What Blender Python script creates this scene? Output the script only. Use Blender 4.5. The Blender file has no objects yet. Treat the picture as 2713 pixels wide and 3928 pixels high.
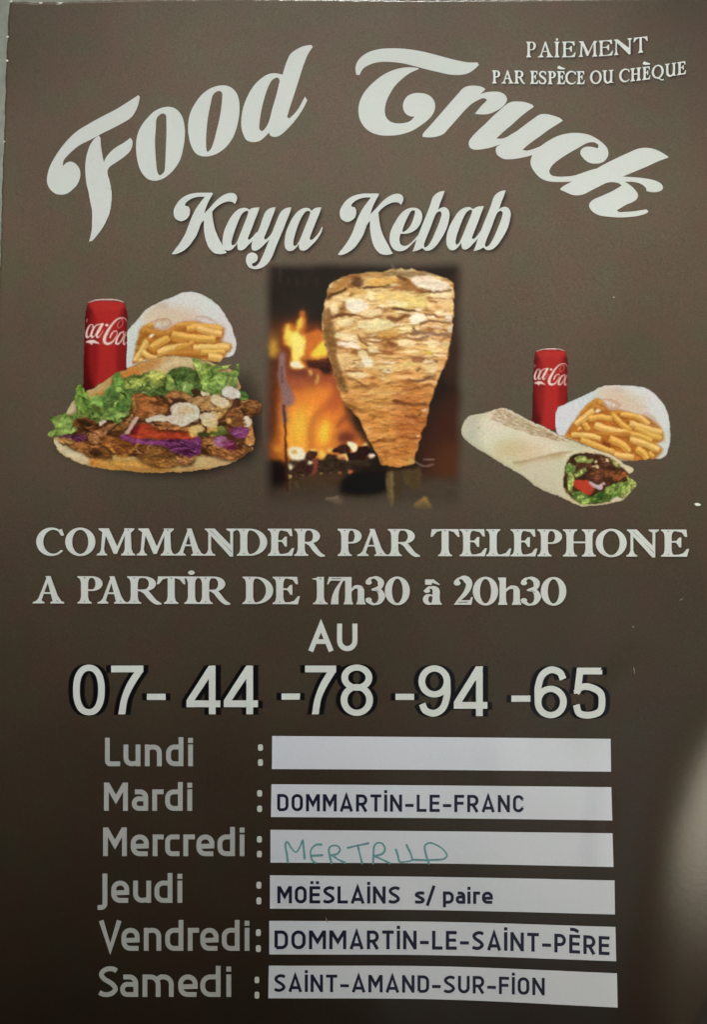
import bpy, math, random
import numpy as np
from mathutils import Vector
from mathutils.geometry import delaunay_2d_cdt

random.seed(7)
RNG = np.random.default_rng(11)
scene = bpy.context.scene
C = scene.collection

# ------------------------------------------------------------------ camera, light, exposure
# 1 unit of the drawing = S metres; the sheet is about A3 and hangs upright on a wall (y = 0)
S = 0.42 / 3928.0
CX, CY = 1356.5, 1964.0
CAM_D = 0.50
cam = bpy.data.cameras.new('camera')
cam.sensor_fit = 'VERTICAL'
cam.sensor_height = 36.0
cam.lens = 36.0 * CAM_D / 0.42
cam.clip_start = 0.01
cam.clip_end = 50
cam_o = bpy.data.objects.new('camera', cam)
cam_o.location = (0, -CAM_D, 0)
cam_o.rotation_euler = (math.radians(90), 0, 0)
C.objects.link(cam_o)
scene.camera = cam_o

world = bpy.data.worlds.new('World')
scene.world = world
world.use_nodes = True
bg = world.node_tree.nodes['Background']
bg.inputs['Color'].default_value = (1.0, 0.97, 0.92, 1)
bg.inputs['Strength'].default_value = 0.02


def area(name, loc, target, sx, sy, power, col):
    d = bpy.data.lights.new(name, 'AREA')
    d.shape = 'RECTANGLE'
    d.size, d.size_y = sx, sy
    d.energy = power
    d.color = col
    o = bpy.data.objects.new(name, d)
    o.location = loc
    o.rotation_euler = (Vector(target) - Vector(loc)).to_track_quat('-Z', 'Y').to_euler()
    C.objects.link(o)
    return o


_k = area('top_key_light', (-0.02, -0.75, 1.45), (-0.005, 0, 0.065), 0.5, 0.10, 0.53, (0.96, 0.99, 1.0))  # added key light, unseen, high in front of the sheet
_k.data.spread = math.radians(12.5)  # narrow beam, shaped so the light falls off towards the foot
area('front_veil_light', (-0.12, -1.6, 1.0), (-0.05, 0, 0.05), 1.2, 1.7, 3.7, (1.0, 0.95, 0.86))  # added unseen panel: soft fill and a veil on the gloss
area('low_cool_fill', (0.40, -1.6, -0.75), (0.05, 0, -0.15), 0.8, 1.2, 1.9, (0.88, 0.94, 1.0))  # added unseen cool panel for a faint bluish sheen low down
area('side_glare_light', (0.85, -0.37, -0.40), (0.13, 0, -0.14), 0.54, 0.27, 5.6, (1.0, 0.92, 0.72))  # unseen area light, placed for the glare on the rolled lower right


scene.view_settings.view_transform = 'Standard'
scene.view_settings.look = 'None'
scene.view_settings.exposure = 0
scene.view_settings.gamma = 1
scene.view_settings.use_curve_mapping = False


# ------------------------------------------------------------------ the sheet's gentle relief
def smooth(a, b, v):
    t = np.clip((v - a) / (b - a), 0, 1)
    return t * t * (3 - 2 * t)


def relief(x, y):
    """how far (metres) the paper stands off the wall towards the viewer"""
    x = np.asarray(x, float)
    y = np.asarray(y, float)
    d = 0.0030 + 0 * x
    # the sheet bellies off the wall towards its lower middle; its foot and lower right edge roll back
    belly = np.where(y < 2700, smooth(-2600, 2700, y), 1 - 0.55 * np.clip((y - 2700) / 1250, 0, None) ** 2)
    d = 0.0014 + 0.0180 * smooth(-350, 1700, x) * belly
    d = d + 0.0006 * np.sin(x / 520.0 + 0.4) * np.sin(y / 700.0 + 1.0) * smooth(0, 500, x)
    # handling buckles and two soft creases by the schedule
    d = d + 0.0014 * (vnoise(x + 4000, y + 4000, 430, 470, 2, 2) - 0.5)
    for (ax, ay, bx, by, wd, am) in ((2440, 2540, 2240, 2830, 110, 0.0008), (2330, 2990, 2290, 3330, 90, 0.0006), (1900, 2800, 1960, 3050, 120, 0.0004)):
        L2 = (bx - ax) ** 2 + (by - ay) ** 2
        t = ((x - ax) * (bx - ax) + (y - ay) * (by - ay)) / L2
        s = np.abs((x - ax) * (by - ay) - (y - ay) * (bx - ax)) / math.sqrt(L2)
        d = d + am * np.cos(np.clip(s / wd, 0, 1) * np.pi / 2) ** 2 * smooth(-0.3, 0.15, t) * (1 - smooth(0.85, 1.3, t))
    xb = 2600 - 390 * (1 - np.exp(-np.maximum(y - 2500, 0) / 1000.0))
    g = smooth(2400, 3050, y)
    u = np.clip((x - xb) / 300, 0, None)
    d = d - 0.0060 * g * np.where(u < 1, u ** 2, 2 * u - 1)
    d = 0.0012 + np.logaddexp((d - 0.0012) * 1500, 0) / 1500
    return d


LZ = 0.000012     # one print layer (metres)


def to_world(x, y, layer=0):
    x = np.asarray(x, float)
    y = np.asarray(y, float)
    out = np.empty((len(x), 3))
    d = relief(x, y)
    k = 1 - d / CAM_D          # the drawing was measured on a flat picture of the bellied sheet
    out[:, 0] = (x - CX) * S * k
    out[:, 1] = -(d + layer * LZ)
    out[:, 2] = (CY - y) * S * k
    return out


# ------------------------------------------------------------------ materials
def lin(c):
    c = np.asarray(c, float)
    return np.where(c <= 0.04045, c / 12.92, ((c + 0.055) / 1.055) ** 2.4)


def ink(name, col=None, rough=0.28, grain=0.10, spec=0.32):
    """printed ink under a satin laminate; col None = read the colours from the mesh"""
    m = bpy.data.materials.new(name)
    m.use_nodes = True
    nt = m.node_tree
    N, L = nt.nodes, nt.links
    b = N['Principled BSDF']
    b.inputs['Roughness'].default_value = rough
    b.inputs['Specular IOR Level'].default_value = spec
    tc = N.new('ShaderNodeTexCoord')
    nz = N.new('ShaderNodeTexNoise')
    nz.inputs['Scale'].default_value = 1500
    nz.inputs['Detail'].default_value = 2
    L.new(tc.outputs['Object'], nz.inputs['Vector'])
    mr = N.new('ShaderNodeMapRange')
    mr.inputs['From Min'].default_value = 0.25
    mr.inputs['From Max'].default_value = 0.75
    mr.inputs['To Min'].default_value = 1 - grain
    mr.inputs['To Max'].default_value = 1 + grain
    L.new(nz.outputs['Fac'], mr.inputs['Value'])
    # slow cloudiness of the print
    nz2 = N.new('ShaderNodeTexNoise')
    nz2.inputs['Scale'].default_value = 22
    nz2.inputs['Detail'].default_value = 4
    L.new(tc.outputs['Object'], nz2.inputs['Vector'])
    mr2 = N.new('ShaderNodeMapRange')
    mr2.inputs['From Min'].default_value = 0.3
    mr2.inputs['From Max'].default_value = 0.7
    mr2.inputs['To Min'].default_value = 1 - grain * 0.35
    mr2.inputs['To Max'].default_value = 1 + grain * 0.35
    L.new(nz2.outputs['Fac'], mr2.inputs['Value'])
    mu = N.new('ShaderNodeMath')
    mu.operation = 'MULTIPLY'
    L.new(mr.outputs[0], mu.inputs[0])
    L.new(mr2.outputs[0], mu.inputs[1])
    mx = N.new('ShaderNodeMix')
    mx.data_type = 'RGBA'
    mx.blend_type = 'MULTIPLY'
    mx.inputs['Factor'].default_value = 1
    L.new(mu.outputs[0], mx.inputs['B'])
    if col is None:
        at = N.new('ShaderNodeAttribute')
        at.attribute_name = 'ink'
        L.new(at.outputs['Color'], mx.inputs['A'])
    else:
        mx.inputs['A'].default_value = (*col, 1)
    # faint colour blotches, rust to olive
    nc = N.new('ShaderNodeTexNoise')
    nc.inputs['Scale'].default_value = 75
    nc.inputs['Detail'].default_value = 3
    L.new(tc.outputs['Object'], nc.inputs['Vector'])
    hs = N.new('ShaderNodeValToRGB')
    hs.color_ramp.elements[0].position = 0.35
    hs.color_ramp.elements[0].color = (1 + grain * .45, 1 - grain * .3, 1 - grain * .3, 1)
    hs.color_ramp.elements[1].position = 0.65
    hs.color_ramp.elements[1].color = (1 - grain * .2, 1 + grain * .15, 1 - grain * .35, 1)
    L.new(nc.outputs['Fac'], hs.inputs['Fac'])
    m2 = N.new('ShaderNodeMix')
    m2.data_type = 'RGBA'
    m2.blend_type = 'MULTIPLY'
    m2.inputs['Factor'].default_value = 1
    L.new(mx.outputs['Result'], m2.inputs['A'])
    L.new(hs.outputs['Color'], m2.inputs['B'])
    L.new(m2.outputs['Result'], b.inputs['Base Color'])
    bp = N.new('ShaderNodeBump')
    bp.inputs['Strength'].default_value = 0.25
    bp.inputs['Distance'].default_value = 0.0001
    nb = N.new('ShaderNodeTexNoise')
    nb.inputs['Scale'].default_value = 420
    nb.inputs['Detail'].default_value = 3
    L.new(tc.outputs['Object'], nb.inputs['Vector'])
    L.new(nb.outputs['Fac'], bp.inputs['Height'])
    L.new(bp.outputs['Normal'], b.inputs['Normal'])
    return m


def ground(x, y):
    """the printed brown of the sheet: a gradient, paler at the head, corner shade painted in (linear)"""
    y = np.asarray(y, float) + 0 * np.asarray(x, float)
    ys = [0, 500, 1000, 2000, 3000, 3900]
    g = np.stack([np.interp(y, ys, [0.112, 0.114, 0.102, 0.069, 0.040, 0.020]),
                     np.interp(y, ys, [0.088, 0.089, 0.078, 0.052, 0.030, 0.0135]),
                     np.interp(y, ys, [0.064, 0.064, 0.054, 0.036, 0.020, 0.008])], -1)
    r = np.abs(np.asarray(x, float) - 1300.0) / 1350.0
    edge = 1 - 0.30 * smooth(0.5, 1.1, r) * (1 - smooth(0, 1000, y))  # shade of the upper corners, painted into the ground colour
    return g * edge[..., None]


M_PRINT = ink('colour_print', None, grain=0.12)
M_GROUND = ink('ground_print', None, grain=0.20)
M_TITLE = ink('title_print', (0.55, 0.57, 0.53), grain=0.035)
M_WHITE = ink('white_print', (0.63, 0.655, 0.62), grain=0.035)
M_GREY = ink('grey_print', (0.585, 0.61, 0.575), grain=0.05)
M_DAY = ink('dim_grey_print', (0.42, 0.43, 0.42), grain=0.05)
M_BOX = ink('pale_print', (0.645, 0.67, 0.725), grain=0.03)
M_NAVY = ink('navy_print', (0.012, 0.013, 0.035), grain=0.1)
M_BLACK = ink('black_print', (0.004, 0.004, 0.005), grain=0.1)
M_MARK = ink('shade_print', (0.24, 0.24, 0.24), grain=0.05)
M_TEAL = ink('felt_pen', (0.13, 0.32, 0.36), grain=0.22, rough=0.5)
M_SCUFF = ink('scuffed_print', (0.26, 0.24, 0.20), grain=0.2, rough=0.6)
M_FIBRE = ink('paper_fibre', (0.62, 0.62, 0.56), grain=0.2, rough=0.8)


# ------------------------------------------------------------------ objects
def tag(o, label=None, cat=None, group=None, kind=None):
    for k, v in (('label', label), ('category', cat), ('group', group), ('kind', kind)):
        if v:
            o[k] = v
    return o


def mesh_obj(name, co, faces, mat, parent=None, label=None):
    me = bpy.data.meshes.new(name)
    me.from_pydata(co.tolist() if hasattr(co, 'tolist') else co, [], faces)
    me.materials.append(mat)
    me.update()
    o = bpy.data.objects.new(name, me)
    C.objects.link(o)
    if parent is not None:
        o.parent = parent
    if label:
        o['label'] = label
    return o


# ------------------------------------------------------------------ outlines
def cr(p, q, r, s, n):
    """centripetal Catmull-Rom from q to r"""
    def tj(ti, a, b):
        return ti + max(1e-6, np.linalg.norm(b - a)) ** 0.5
    t0 = 0
    t1 = tj(t0, p, q)
    t2 = tj(t1, q, r)
    t3 = tj(t2, r, s)
    t = np.linspace(t1, t2, n, endpoint=False)[:, None]
    A1 = (t1 - t) / (t1 - t0) * p + (t - t0) / (t1 - t0) * q
    A2 = (t2 - t) / (t2 - t1) * q + (t - t1) / (t2 - t1) * r
    A3 = (t3 - t) / (t3 - t2) * r + (t - t2) / (t3 - t2) * s
    B1 = (t2 - t) / (t2 - t0) * A1 + (t - t0) / (t2 - t0) * A2
    B2 = (t3 - t) / (t3 - t1) * A2 + (t - t1) / (t3 - t1) * A3
    return (t2 - t) / (t2 - t1) * B1 + (t - t1) / (t2 - t1) * B2


def open_curve(P, n=5):
    P = np.asarray(P, float)
    if len(P) == 2:
        return P
    e0 = 2 * P[0] - P[1]
    e1 = 2 * P[-1] - P[-2]
    Q = np.vstack([e0, P, e1])
    out = [cr(Q[i - 1], Q[i], Q[i + 1], Q[i + 2], n) for i in range(1, len(Q) - 2)]
    return np.vstack(out + [P[-1:]])


def parse(txt, k=1.0, ox=0.0, oy=0.0):
    pts, cor = [], []
    for tkn in txt.split():
        c = tkn.endswith('*')
        a, b = tkn.rstrip('*').split(',')
        pts.append((ox + float(a) / k, oy + float(b) / k))
        cor.append(c)
    return np.array(pts), cor


def outline(txt, k=1.0, ox=0.0, oy=0.0, n=5):
    """closed outline from 'x,y x,y* ...' (a star marks a corner)"""
    P, cor = parse(txt, k, ox, oy)
    N = len(P)
    ks = [i for i in range(N) if cor[i]]
    if not ks:
        return np.vstack([cr(P[i - 1], P[i], P[(i + 1) % N], P[(i + 2) % N], n) for i in range(N)])
    out = []
    for a, b in zip(ks, ks[1:] + [ks[0] + N]):
        seg = np.array([P[j % N] for j in range(a, b + 1)])
        out.append(open_curve(seg, n)[:-1])
    return np.vstack(out)


def line(txt, k=1.0, ox=0.0, oy=0.0, n=5):
    """open smooth line with corners"""
    P, cor = parse(txt, k, ox, oy)
    ks = sorted(set([0, len(P) - 1] + [i for i in range(len(P)) if cor[i]]))
    out = []
    for a, b in zip(ks, ks[1:]):
        out.append(open_curve(P[a:b + 1], n)[:-1])
    return np.vstack(out + [P[-1:]])


def inside(poly, x, y):
    r = np.zeros(x.shape, bool)
    x0, y0 = poly[:, 0], poly[:, 1]
    x1, y1 = np.roll(x0, -1), np.roll(y0, -1)
    sel = np.nonzero((y >= y0.min()) & (y <= y0.max()) & (x >= x0.min()) & (x <= x0.max()))
    if len(sel[0]) == 0:
        return r
    px, py = x[sel], y[sel]
    acc = np.zeros(px.shape, int)          # winding number, so a stroke may cross itself
    for a, b, c, d in zip(x0, y0, x1, y1):
        if b == d:
            continue
        h = (b > py) != (d > py)
        acc += np.where(h & (px < (c - a) * (py - b) / (d - b) + a), 1 if d > b else -1, 0)
    acc = acc != 0
    r[sel] = acc
    return r


def in_groups(groups, x, y):
    r = np.zeros(x.shape, bool)
    for outer, holes in groups:
        m = inside(outer, x, y)
        for h in holes:
            m &= ~inside(h, x, y)
        r |= m
    return r


def ribbon(P, w, cap='butt'):
    """outline polygon of a stroke of width w (number or one per point)"""
    P = np.asarray(P, float)
    keep = [0] + [i for i in range(1, len(P)) if np.linalg.norm(P[i] - P[i - 1]) > 1e-6]
    w = np.broadcast_to(np.asarray(w, float), (len(P),))[keep] / 2
    P = P[keep]
    d = np.diff(P, axis=0)
    d /= np.linalg.norm(d, axis=1)[:, None]
    nrm = np.stack([-d[:, 1], d[:, 0]], 1)
    vn = np.vstack([nrm[:1], nrm[:-1] + nrm[1:], nrm[-1:]])
    for i in range(1, len(P) - 1):
        L2 = vn[i] @ vn[i]
        vn[i] = vn[i] * 2 / max(L2, 0.5)
    a = P + vn * w[:, None]
    b = P - vn * w[:, None]
    if cap == 'round':
        def capf(c, n0, r, sgn):
            ang = math.atan2(n0[1], n0[0])
            return np.array([[c[0] + r * math.cos(ang + sgn * t), c[1] + r * math.sin(ang + sgn * t)]
                             for t in np.linspace(0, math.pi, 7)[1:-1]])
        e = capf(P[-1], nrm[-1], w[-1], -1)
        s = capf(P[0], -nrm[0], w[0], -1)
        return np.vstack([a, e, b[::-1], s])
    return np.vstack([a, b[::-1]])


def flat(name, groups, mat, parent, layer, grid=36, label=None):
    """one flat printed shape (union of outlines with holes) that follows the paper's relief"""
    V, Ed = [], []

    def dense(pl):
        out = []
        for a, b in zip(pl, np.roll(pl, -1, 0)):
            n = max(1, int(np.linalg.norm(b - a) / grid))
            out += [a + (b - a) * i / n for i in range(n)]
        return np.array(out)
    groups = [(dense(o_), [dense(h_) for h_ in hs_]) for o_, hs_ in groups]
    for outer, holes in groups:
        for pl in [outer] + list(holes):
            n0 = len(V)
            V += [tuple(p) for p in pl]
            Ed += [(n0 + i, n0 + (i + 1) % len(pl)) for i in range(len(pl))]
    A = np.array(V)
    gx = np.arange(A[:, 0].min() + grid / 2, A[:, 0].max(), grid)
    gy = np.arange(A[:, 1].min() + grid / 2, A[:, 1].max(), grid)
    if len(gx) and len(gy):
        X, Y = np.meshgrid(gx, gy)
        m = in_groups(groups, X, Y)
        V += list(zip((X[m] + 0.013).tolist(), (Y[m] + 0.017).tolist()))
    v, e, f = delaunay_2d_cdt([Vector(p) for p in V], Ed, [], 0, 1e-4)[:3]
    v = np.array([tuple(p) for p in v])
    f = np.array(f)
    cen = v[f].mean(axis=1)
    tri = v[f]
    ar = np.cross(tri[:, 1] - tri[:, 0], tri[:, 2] - tri[:, 0])
    ok = in_groups(groups, cen[:, 0], cen[:, 1]) & (np.abs(ar) > 1e-6)
    f = f[ok]
    ar = ar[ok]
    f[ar > 0] = f[ar > 0][:, ::-1]        # y runs down in drawing units: face the viewer
    used, inv = np.unique(f, return_inverse=True)
    v = v[used]
    f = inv.reshape(f.shape)
    return mesh_obj(name, to_world(v[:, 0], v[:, 1], layer), f.tolist(), mat, parent, label)


def blur(a, s):
    if s <= 0.05:
        return a
    r = max(1, int(math.ceil(s * 2.6)))
    k = np.exp(-0.5 * (np.arange(-r, r + 1) / s) ** 2)
    k /= k.sum()
    for ax in (0, 1):
        pad = [(0, 0)] * a.ndim
        pad[ax] = (r, r)
        b = np.pad(a, pad, mode='edge')
        o = np.zeros_like(a)
        n = a.shape[ax]
        for i, w in enumerate(k):
            o += w * (b[i:i + n] if ax == 0 else b[:, i:i + n])
        a = o
    return a


def vnoise(x, y, sx, sy, seed=0, octaves=3):
    """smooth value noise 0..1 on arrays"""
    out = np.zeros(x.shape)
    amp, tot = 1.0, 0.0
    for o in range(octaves):
        u = x / sx * 2 ** o + 31.7 * o
        v = y / sy * 2 ** o + 17.3 * o
        i, j = np.floor(u).astype(np.int64), np.floor(v).astype(np.int64)
        fu, fv = u - i, v - j
        fu = fu * fu * (3 - 2 * fu)
        fv = fv * fv * (3 - 2 * fv)

        def h(a, b):
            n = (a * 374761393 + b * 668265263 + (seed + o) * 974634777) & 0xffffffff
            n = ((n ^ (n >> 13)) * 1274126177) & 0xffffffff
            return ((n ^ (n >> 16)) & 0xffff) / 65535.0
        val = (h(i, j) * (1 - fu) + h(i + 1, j) * fu) * (1 - fv) + (h(i, j + 1) * (1 - fu) + h(i + 1, j + 1) * fu) * fv
        out += amp * val
        tot += amp
        amp *= 0.5
    return out / tot


# ------------------------------------------------------------------ the wall and the sheet
wall_m = bpy.data.materials.new('pale_wall_paint')
wall_m.use_nodes = True
_n, _l = wall_m.node_tree.nodes, wall_m.node_tree.links
_b = _n['Principled BSDF']
_b.inputs['Roughness'].default_value = 0.7
_t = _n.new('ShaderNodeTexCoord')
_z = _n.new('ShaderNodeTexNoise')
_z.inputs['Scale'].default_value = 160
_z.inputs['Detail'].default_value = 5
_l.new(_t.outputs['Object'], _z.inputs['Vector'])
_r = _n.new('ShaderNodeValToRGB')
_r.color_ramp.elements[0].position = 0.3
_r.color_ramp.elements[0].color = (0.19, 0.20, 0.155, 1)
_r.color_ramp.elements[1].position = 0.7
_r.color_ramp.elements[1].color = (0.29, 0.305, 0.24, 1)
_l.new(_z.outputs['Fac'], _r.inputs['Fac'])
_l.new(_r.outputs['Color'], _b.inputs['Base Color'])
_bp = _n.new('ShaderNodeBump')
_bp.inputs['Strength'].default_value = 0.3
_bp.inputs['Distance'].default_value = 0.001
_l.new(_z.outputs['Fac'], _bp.inputs['Height'])
_l.new(_bp.outputs['Normal'], _b.inputs['Normal'])
_w = mesh_obj('wall', np.array([(-0.6, 0, -0.6), (0.6, 0, -0.6), (0.6, 0, 0.6), (-0.6, 0, 0.6),
                                (-0.6, 0.1, -0.6), (0.6, 0.1, -0.6), (0.6, 0.1, 0.6), (-0.6, 0.1, 0.6)]),
              [(0, 1, 2, 3), (5, 4, 7, 6), (4, 0, 3, 7), (1, 5, 6, 2), (3, 2, 6, 7), (4, 5, 1, 0)], wall_m)
tag(_w, 'pale grey-green wall showing past the left edge of the poster', 'wall', kind='structure')

poster = bpy.data.objects.new('poster', None)
poster.empty_display_size = 0.05
C.objects.link(poster)
tag(poster, 'glossy brown food truck poster with white script title and kebab pictures', 'poster')


def left_edge(y):
    return np.interp(y, [-40, 0, 40, 150, 240, 400, 545, 680, 950, 1200, 4000],
                     [40, 36, 32, 27, 22, 18, 14, 8, 1, -6, -30]) + 1.2 * np.sin(y / 17.0) + 0.9 * np.sin(y / 5.3)


def top_edge(x):
    return np.interp(x, [0, 40, 100, 122, 150, 166, 210, 226, 243, 300, 420, 600, 900, 1300, 1600, 2000, 2300, 2800],
                     [8, 6, 6, 10, 12, 7, 8, 14, 9, 5, 2, -4, -8, -4, -1, -3, -6, -10]) + 0.7 * np.sin(x / 9.0)


def build_sheet():
    xs = np.concatenate([np.linspace(0, 1, 70) ** 1.0])
    nx, ny = 300, 420
    u = np.linspace(0, 1, nx)
    v = np.linspace(0, 1, ny)
    R, B = 2775.0, 3975.0
    U, Vv = np.meshgrid(u, v)
    yy = Vv * B
    X = left_edge(yy) + U * (R - left_edge(yy))
    Y = top_edge(X) + Vv * (B - top_edge(X))
    f0 = to_world(X.ravel(), Y.ravel(), 0)
    b0 = f0.copy()
    b0[:, 1] += 0.00022
    n = nx * ny
    idx = np.arange(n).reshape(ny, nx)
    q = np.stack([idx[:-1, :-1], idx[1:, :-1], idx[1:, 1:], idx[:-1, 1:]], -1).reshape(-1, 4)
    F = q.tolist() + (q[:, ::-1] + n).tolist()
    ring = list(idx[0, :]) + list(idx[1:, -1]) + list(idx[-1, -2::-1]) + list(idx[-2:0:-1, 0])
    F += [(int(a), int(b), int(b + n), int(a + n)) for a, b in zip(ring, ring[1:] + ring[:1])]
    o = mesh_obj('paper_sheet', np.vstack([f0, b0]), F, M_GROUND, poster)
    o.data.shade_smooth()
    me = o.data
    me.materials.append(M_FIBRE)
    at = me.attributes.new('ink', 'FLOAT_COLOR', 'POINT')
    buf = np.ones((2 * n, 4), np.float32)
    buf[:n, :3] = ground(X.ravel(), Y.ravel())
    at.data.foreach_set('color', buf.ravel())
    nf = len(q)
    for p in me.polygons[2 * nf:]:
        p.material_index = 1
        p.use_smooth = False
    for p in me.polygons[nf:2 * nf]:
        p.material_index = 1
    return o


sheet = build_sheet()
for txt in ('38,2 44,1 47,5 43,9 37,8', '24,138 33,139 33,142 24,143', '21,229 29,230 30,234 22,236',
            '222,9 232,8 240,9 234,14 226,15', '148,10 162,9 160,13 150,14', '13,540 19,541 18,545 12,546'):
    flat('torn_fibre', [(outline(txt), [])], M_FIBRE, poster, 1)
for txt in ('2666,1932 2676,1929 2688,1934 2690,1938 2678,1941 2668,1937', '2352,1139 2359,1138 2360,1142 2353,1143',
            '2428,2400 2434,2405 2433,2409 2428,2404', '2432,2557 2436,2570 2436,2586 2433,2572',
            '2606,2302 2616,2298 2622,2294 2616,2302', '1249,3517 1256,3530 1258,3540 1252,3532'):
    flat('scuff', [(outline(txt), [])], M_FIBRE if txt.startswith('2666') else M_SCUFF, poster, 12)

# ------------------------------------------------------------------ traced script lettering
kF = (1541 / 400, 160, 350)
kO = (1596 / 720, 500, 150)
kT = (1596 / 620, 1340, 160)
kU = (1596 / 400, 1780, 360)
kC = (1596 / 600, 2000, 480)
food = [
    (outline('1425,58* 1300,140 1100,265 900,368 700,478 520,590 400,698 280,840 180,990 110,1130 80,1240 72,1330 90,1400 140,1470 210,1518 290,1530 370,1512 450,1455 520,1380 560,1290 567,1200 540,1120 480,1060 420,1040 360,1060 305,1110* 322,1020 380,950 450,880 560,795 660,745 780,685 900,618 1050,545 1200,465 1310,395 1370,320 1420,210 1448,85*', *kF), []),
    (outline('838,655* 780,700 720,780 680,880 650,1000 640,1120 645,1260 660,1370 690,1500 715,1640 738,1760 742,1900 735,2050 715,2150 695,2220* 740,2215* 800,2150 880,2040 950,1920 1000,1790 1025,1660 1032,1560 1022,1430 1000,1330 968,1200 978,1150 1010,1110 1100,1050 1220,965 1300,890 1335,810 1340,740 1310,688* 1220,755 1110,820 1020,890 960,960 930,1010 918,1055* 900,980 885,900 870,790 866,690*', *kF), []),
    (outline('305,576 380,590 435,650 458,730 463,810 450,920 420,1030 360,1120 280,1185 205,1205 140,1185 90,1125 60,1040 47,930 55,830 85,750 140,675 210,610', *kO),
     [outline('272,633 300,645 305,700 306,800 300,950 295,1060 285,1130 250,1158 232,1140 218,1050 210,940 208,860 215,760 225,670', *kO)]),
    (outline('785,393 850,408 900,455 923,520 927,620 907,740 870,840 800,930 710,985 620,998 560,975 520,915 495,820 490,740 505,640 545,555 610,470 690,415', *kO),
     [outline('750,441 778,455 780,510 770,600 755,690 730,790 710,870 680,940 655,958 645,930 643,850 647,770 660,660 680,560 705,470', *kO)]),
    (outline('1552,66* 1510,130 1470,230 1435,340 1400,450 1370,540 1345,620 1335,665 1350,672 1380,650 1430,590 1485,488* 1505,520* 1470,590 1410,680 1330,770 1270,820 1230,832 1190,820 1180,795* 1150,825 1100,865 1045,876 990,860 960,810 943,740 945,660 960,580 990,500 1040,410 1100,345 1170,300 1230,290 1295,303* 1310,250 1335,180 1360,130 1410,90 1470,62 1535,49*', *kO),
     [outline('1250,327 1268,345 1260,400 1235,500 1205,600 1185,680 1160,740 1120,782 1098,765 1100,700 1115,600 1140,500 1175,400 1210,345', *kO)]),
]
truck = [
    (outline('1283,228* 1240,270 1180,310 1100,328 1000,325 880,300 760,272 640,240 520,212 400,200 290,202 200,228 140,265 100,330* 70,325* 62,260 80,200 120,150 190,105 290,75 400,66 520,68 660,85 800,115 950,155 1080,187 1180,205 1268,206*', *kT), []),
    (outline('690,270* 600,310 520,370 450,440 400,520 365,600 352,680 362,740 400,785 460,805 540,803 600,785 648,740* 600,735 555,705 532,650 540,590 580,535 640,510 710,507 780,525 835,575 850,640 830,710 780,770 710,825 620,880 500,918 380,928 290,920 200,885 140,830 100,750 92,660 105,590 150,500 220,420 310,345 400,295 500,263 600,252 680,260*', *kT), []),
    (outline('1348,468* 1295,520* 1340,503 1420,493 1490,498 1540,525 1560,565 1545,610 1500,655 1430,695 1370,715 1300,718 1243,712* 1260,690 1310,630 1360,575 1330,558 1280,575 1210,615 1150,670 1060,770 980,860 930,912 860,938 790,945 725,940* 730,910 790,840 900,715 1000,600 1080,510 1120,465 1160,443 1230,434 1310,446', *kT), []),
    (outline('1072,200* 960,280 850,370 740,470 620,570 545,640 500,683* 560,687 640,670 730,620 820,565 900,505 1000,430 1090,365 1150,325 1220,308 1320,320 1420,350 1480,375 1517,412* 1420,475 1300,550 1180,640 1080,710 980,785 900,855* 960,870 1050,850 1170,805 1300,740* 1300,850* 1060,935* 960,962 850,985 740,1000 620,998 560,970 510,930 492,870 500,820 570,770* 480,800 400,825 300,845 200,855 130,845 90,815 78,770 85,720 130,655 220,560 330,460 430,360 530,270 620,190 680,145 740,122 820,117 920,125 1010,150 1055,170*', *kU), []),
    (outline('120,300 145,260 200,215 280,160 380,110 480,85 570,79 680,95 760,130 830,180 880,235 893,290 875,340 830,380 760,393 690,380 630,330 605,285 620,245 660,222 720,222 785,237* 790,205 760,180 710,175 660,190 580,235 500,280 420,330 340,390 300,440 290,480 310,510 370,525 450,525 540,515 620,490 700,462 760,445* 800,520* 520,575* 440,580 350,580 270,570 200,540 140,480 105,420 96,370', *kC), []),
    (outline('1506,330* 1400,370 1280,425 1160,475 1040,525* 1120,530 1240,540 1350,560 1420,590 1450,630 1440,660 1400,680 1340,685 1280,672* 1280,650 1250,615 1200,590 1130,578 1060,578* 1110,610 1160,655 1195,710 1185,750 1140,785 1080,810 1020,845 982,872 1000,885 1060,886 1160,878 1280,860* 1302,882* 1280,900 1200,925 1100,938 1000,942 900,935 800,920 740,890 700,840 700,800 740,760 820,725 920,680 1000,635 1025,615 1000,595 940,582 880,588 800,625 720,665 640,705 580,717 520,710 450,680 400,655 430,625 520,575 640,510 760,450 850,400 960,345 1080,290 1200,240 1290,232 1360,245 1430,275 1500,318*', *kC), []),
]
flat('title_word', food, M_TITLE, poster, 4, label='white script title word Food climbing to the right')
flat('title_word', truck, M_TITLE, poster, 4, label='white script title word Truck sloping down to the right')

kK = (1596 / 300, 650, 720)
kA = (1596 / 410, 840, 770)
kE = (1596 / 350, 1290, 720)
kB = (1596 / 420, 1560, 720)
K = outline('885,125* 830,220 780,320 740,420 705,530* 760,470 830,400 900,320 980,240 1080,165 1180,120 1270,108 1340,130 1378,185 1375,250 1335,333* 1290,295 1200,283 1110,305 1020,350 930,420 870,490* 880,590 900,720 930,850 980,980 1030,1080 1090,1190 1130,1270 1168,1325* 1100,1350 1010,1355 920,1335 850,1280 790,1200 745,1080 715,950 700,820 700,660* 640,740 600,850 550,970 480,1080 400,1190 300,1275 180,1340 100,1358 42,1350* 100,1270 180,1170 260,1050 330,920 390,760 440,630 490,520 550,410 630,300 720,185* 620,185 520,200 420,240 340,305 312,352* 330,372 380,382 415,440 415,520 390,590 320,655 240,685 170,665 110,620 82,530 90,440 140,340 200,260 300,180 420,130 560,105 720,103 868,103*', *kK)
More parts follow.
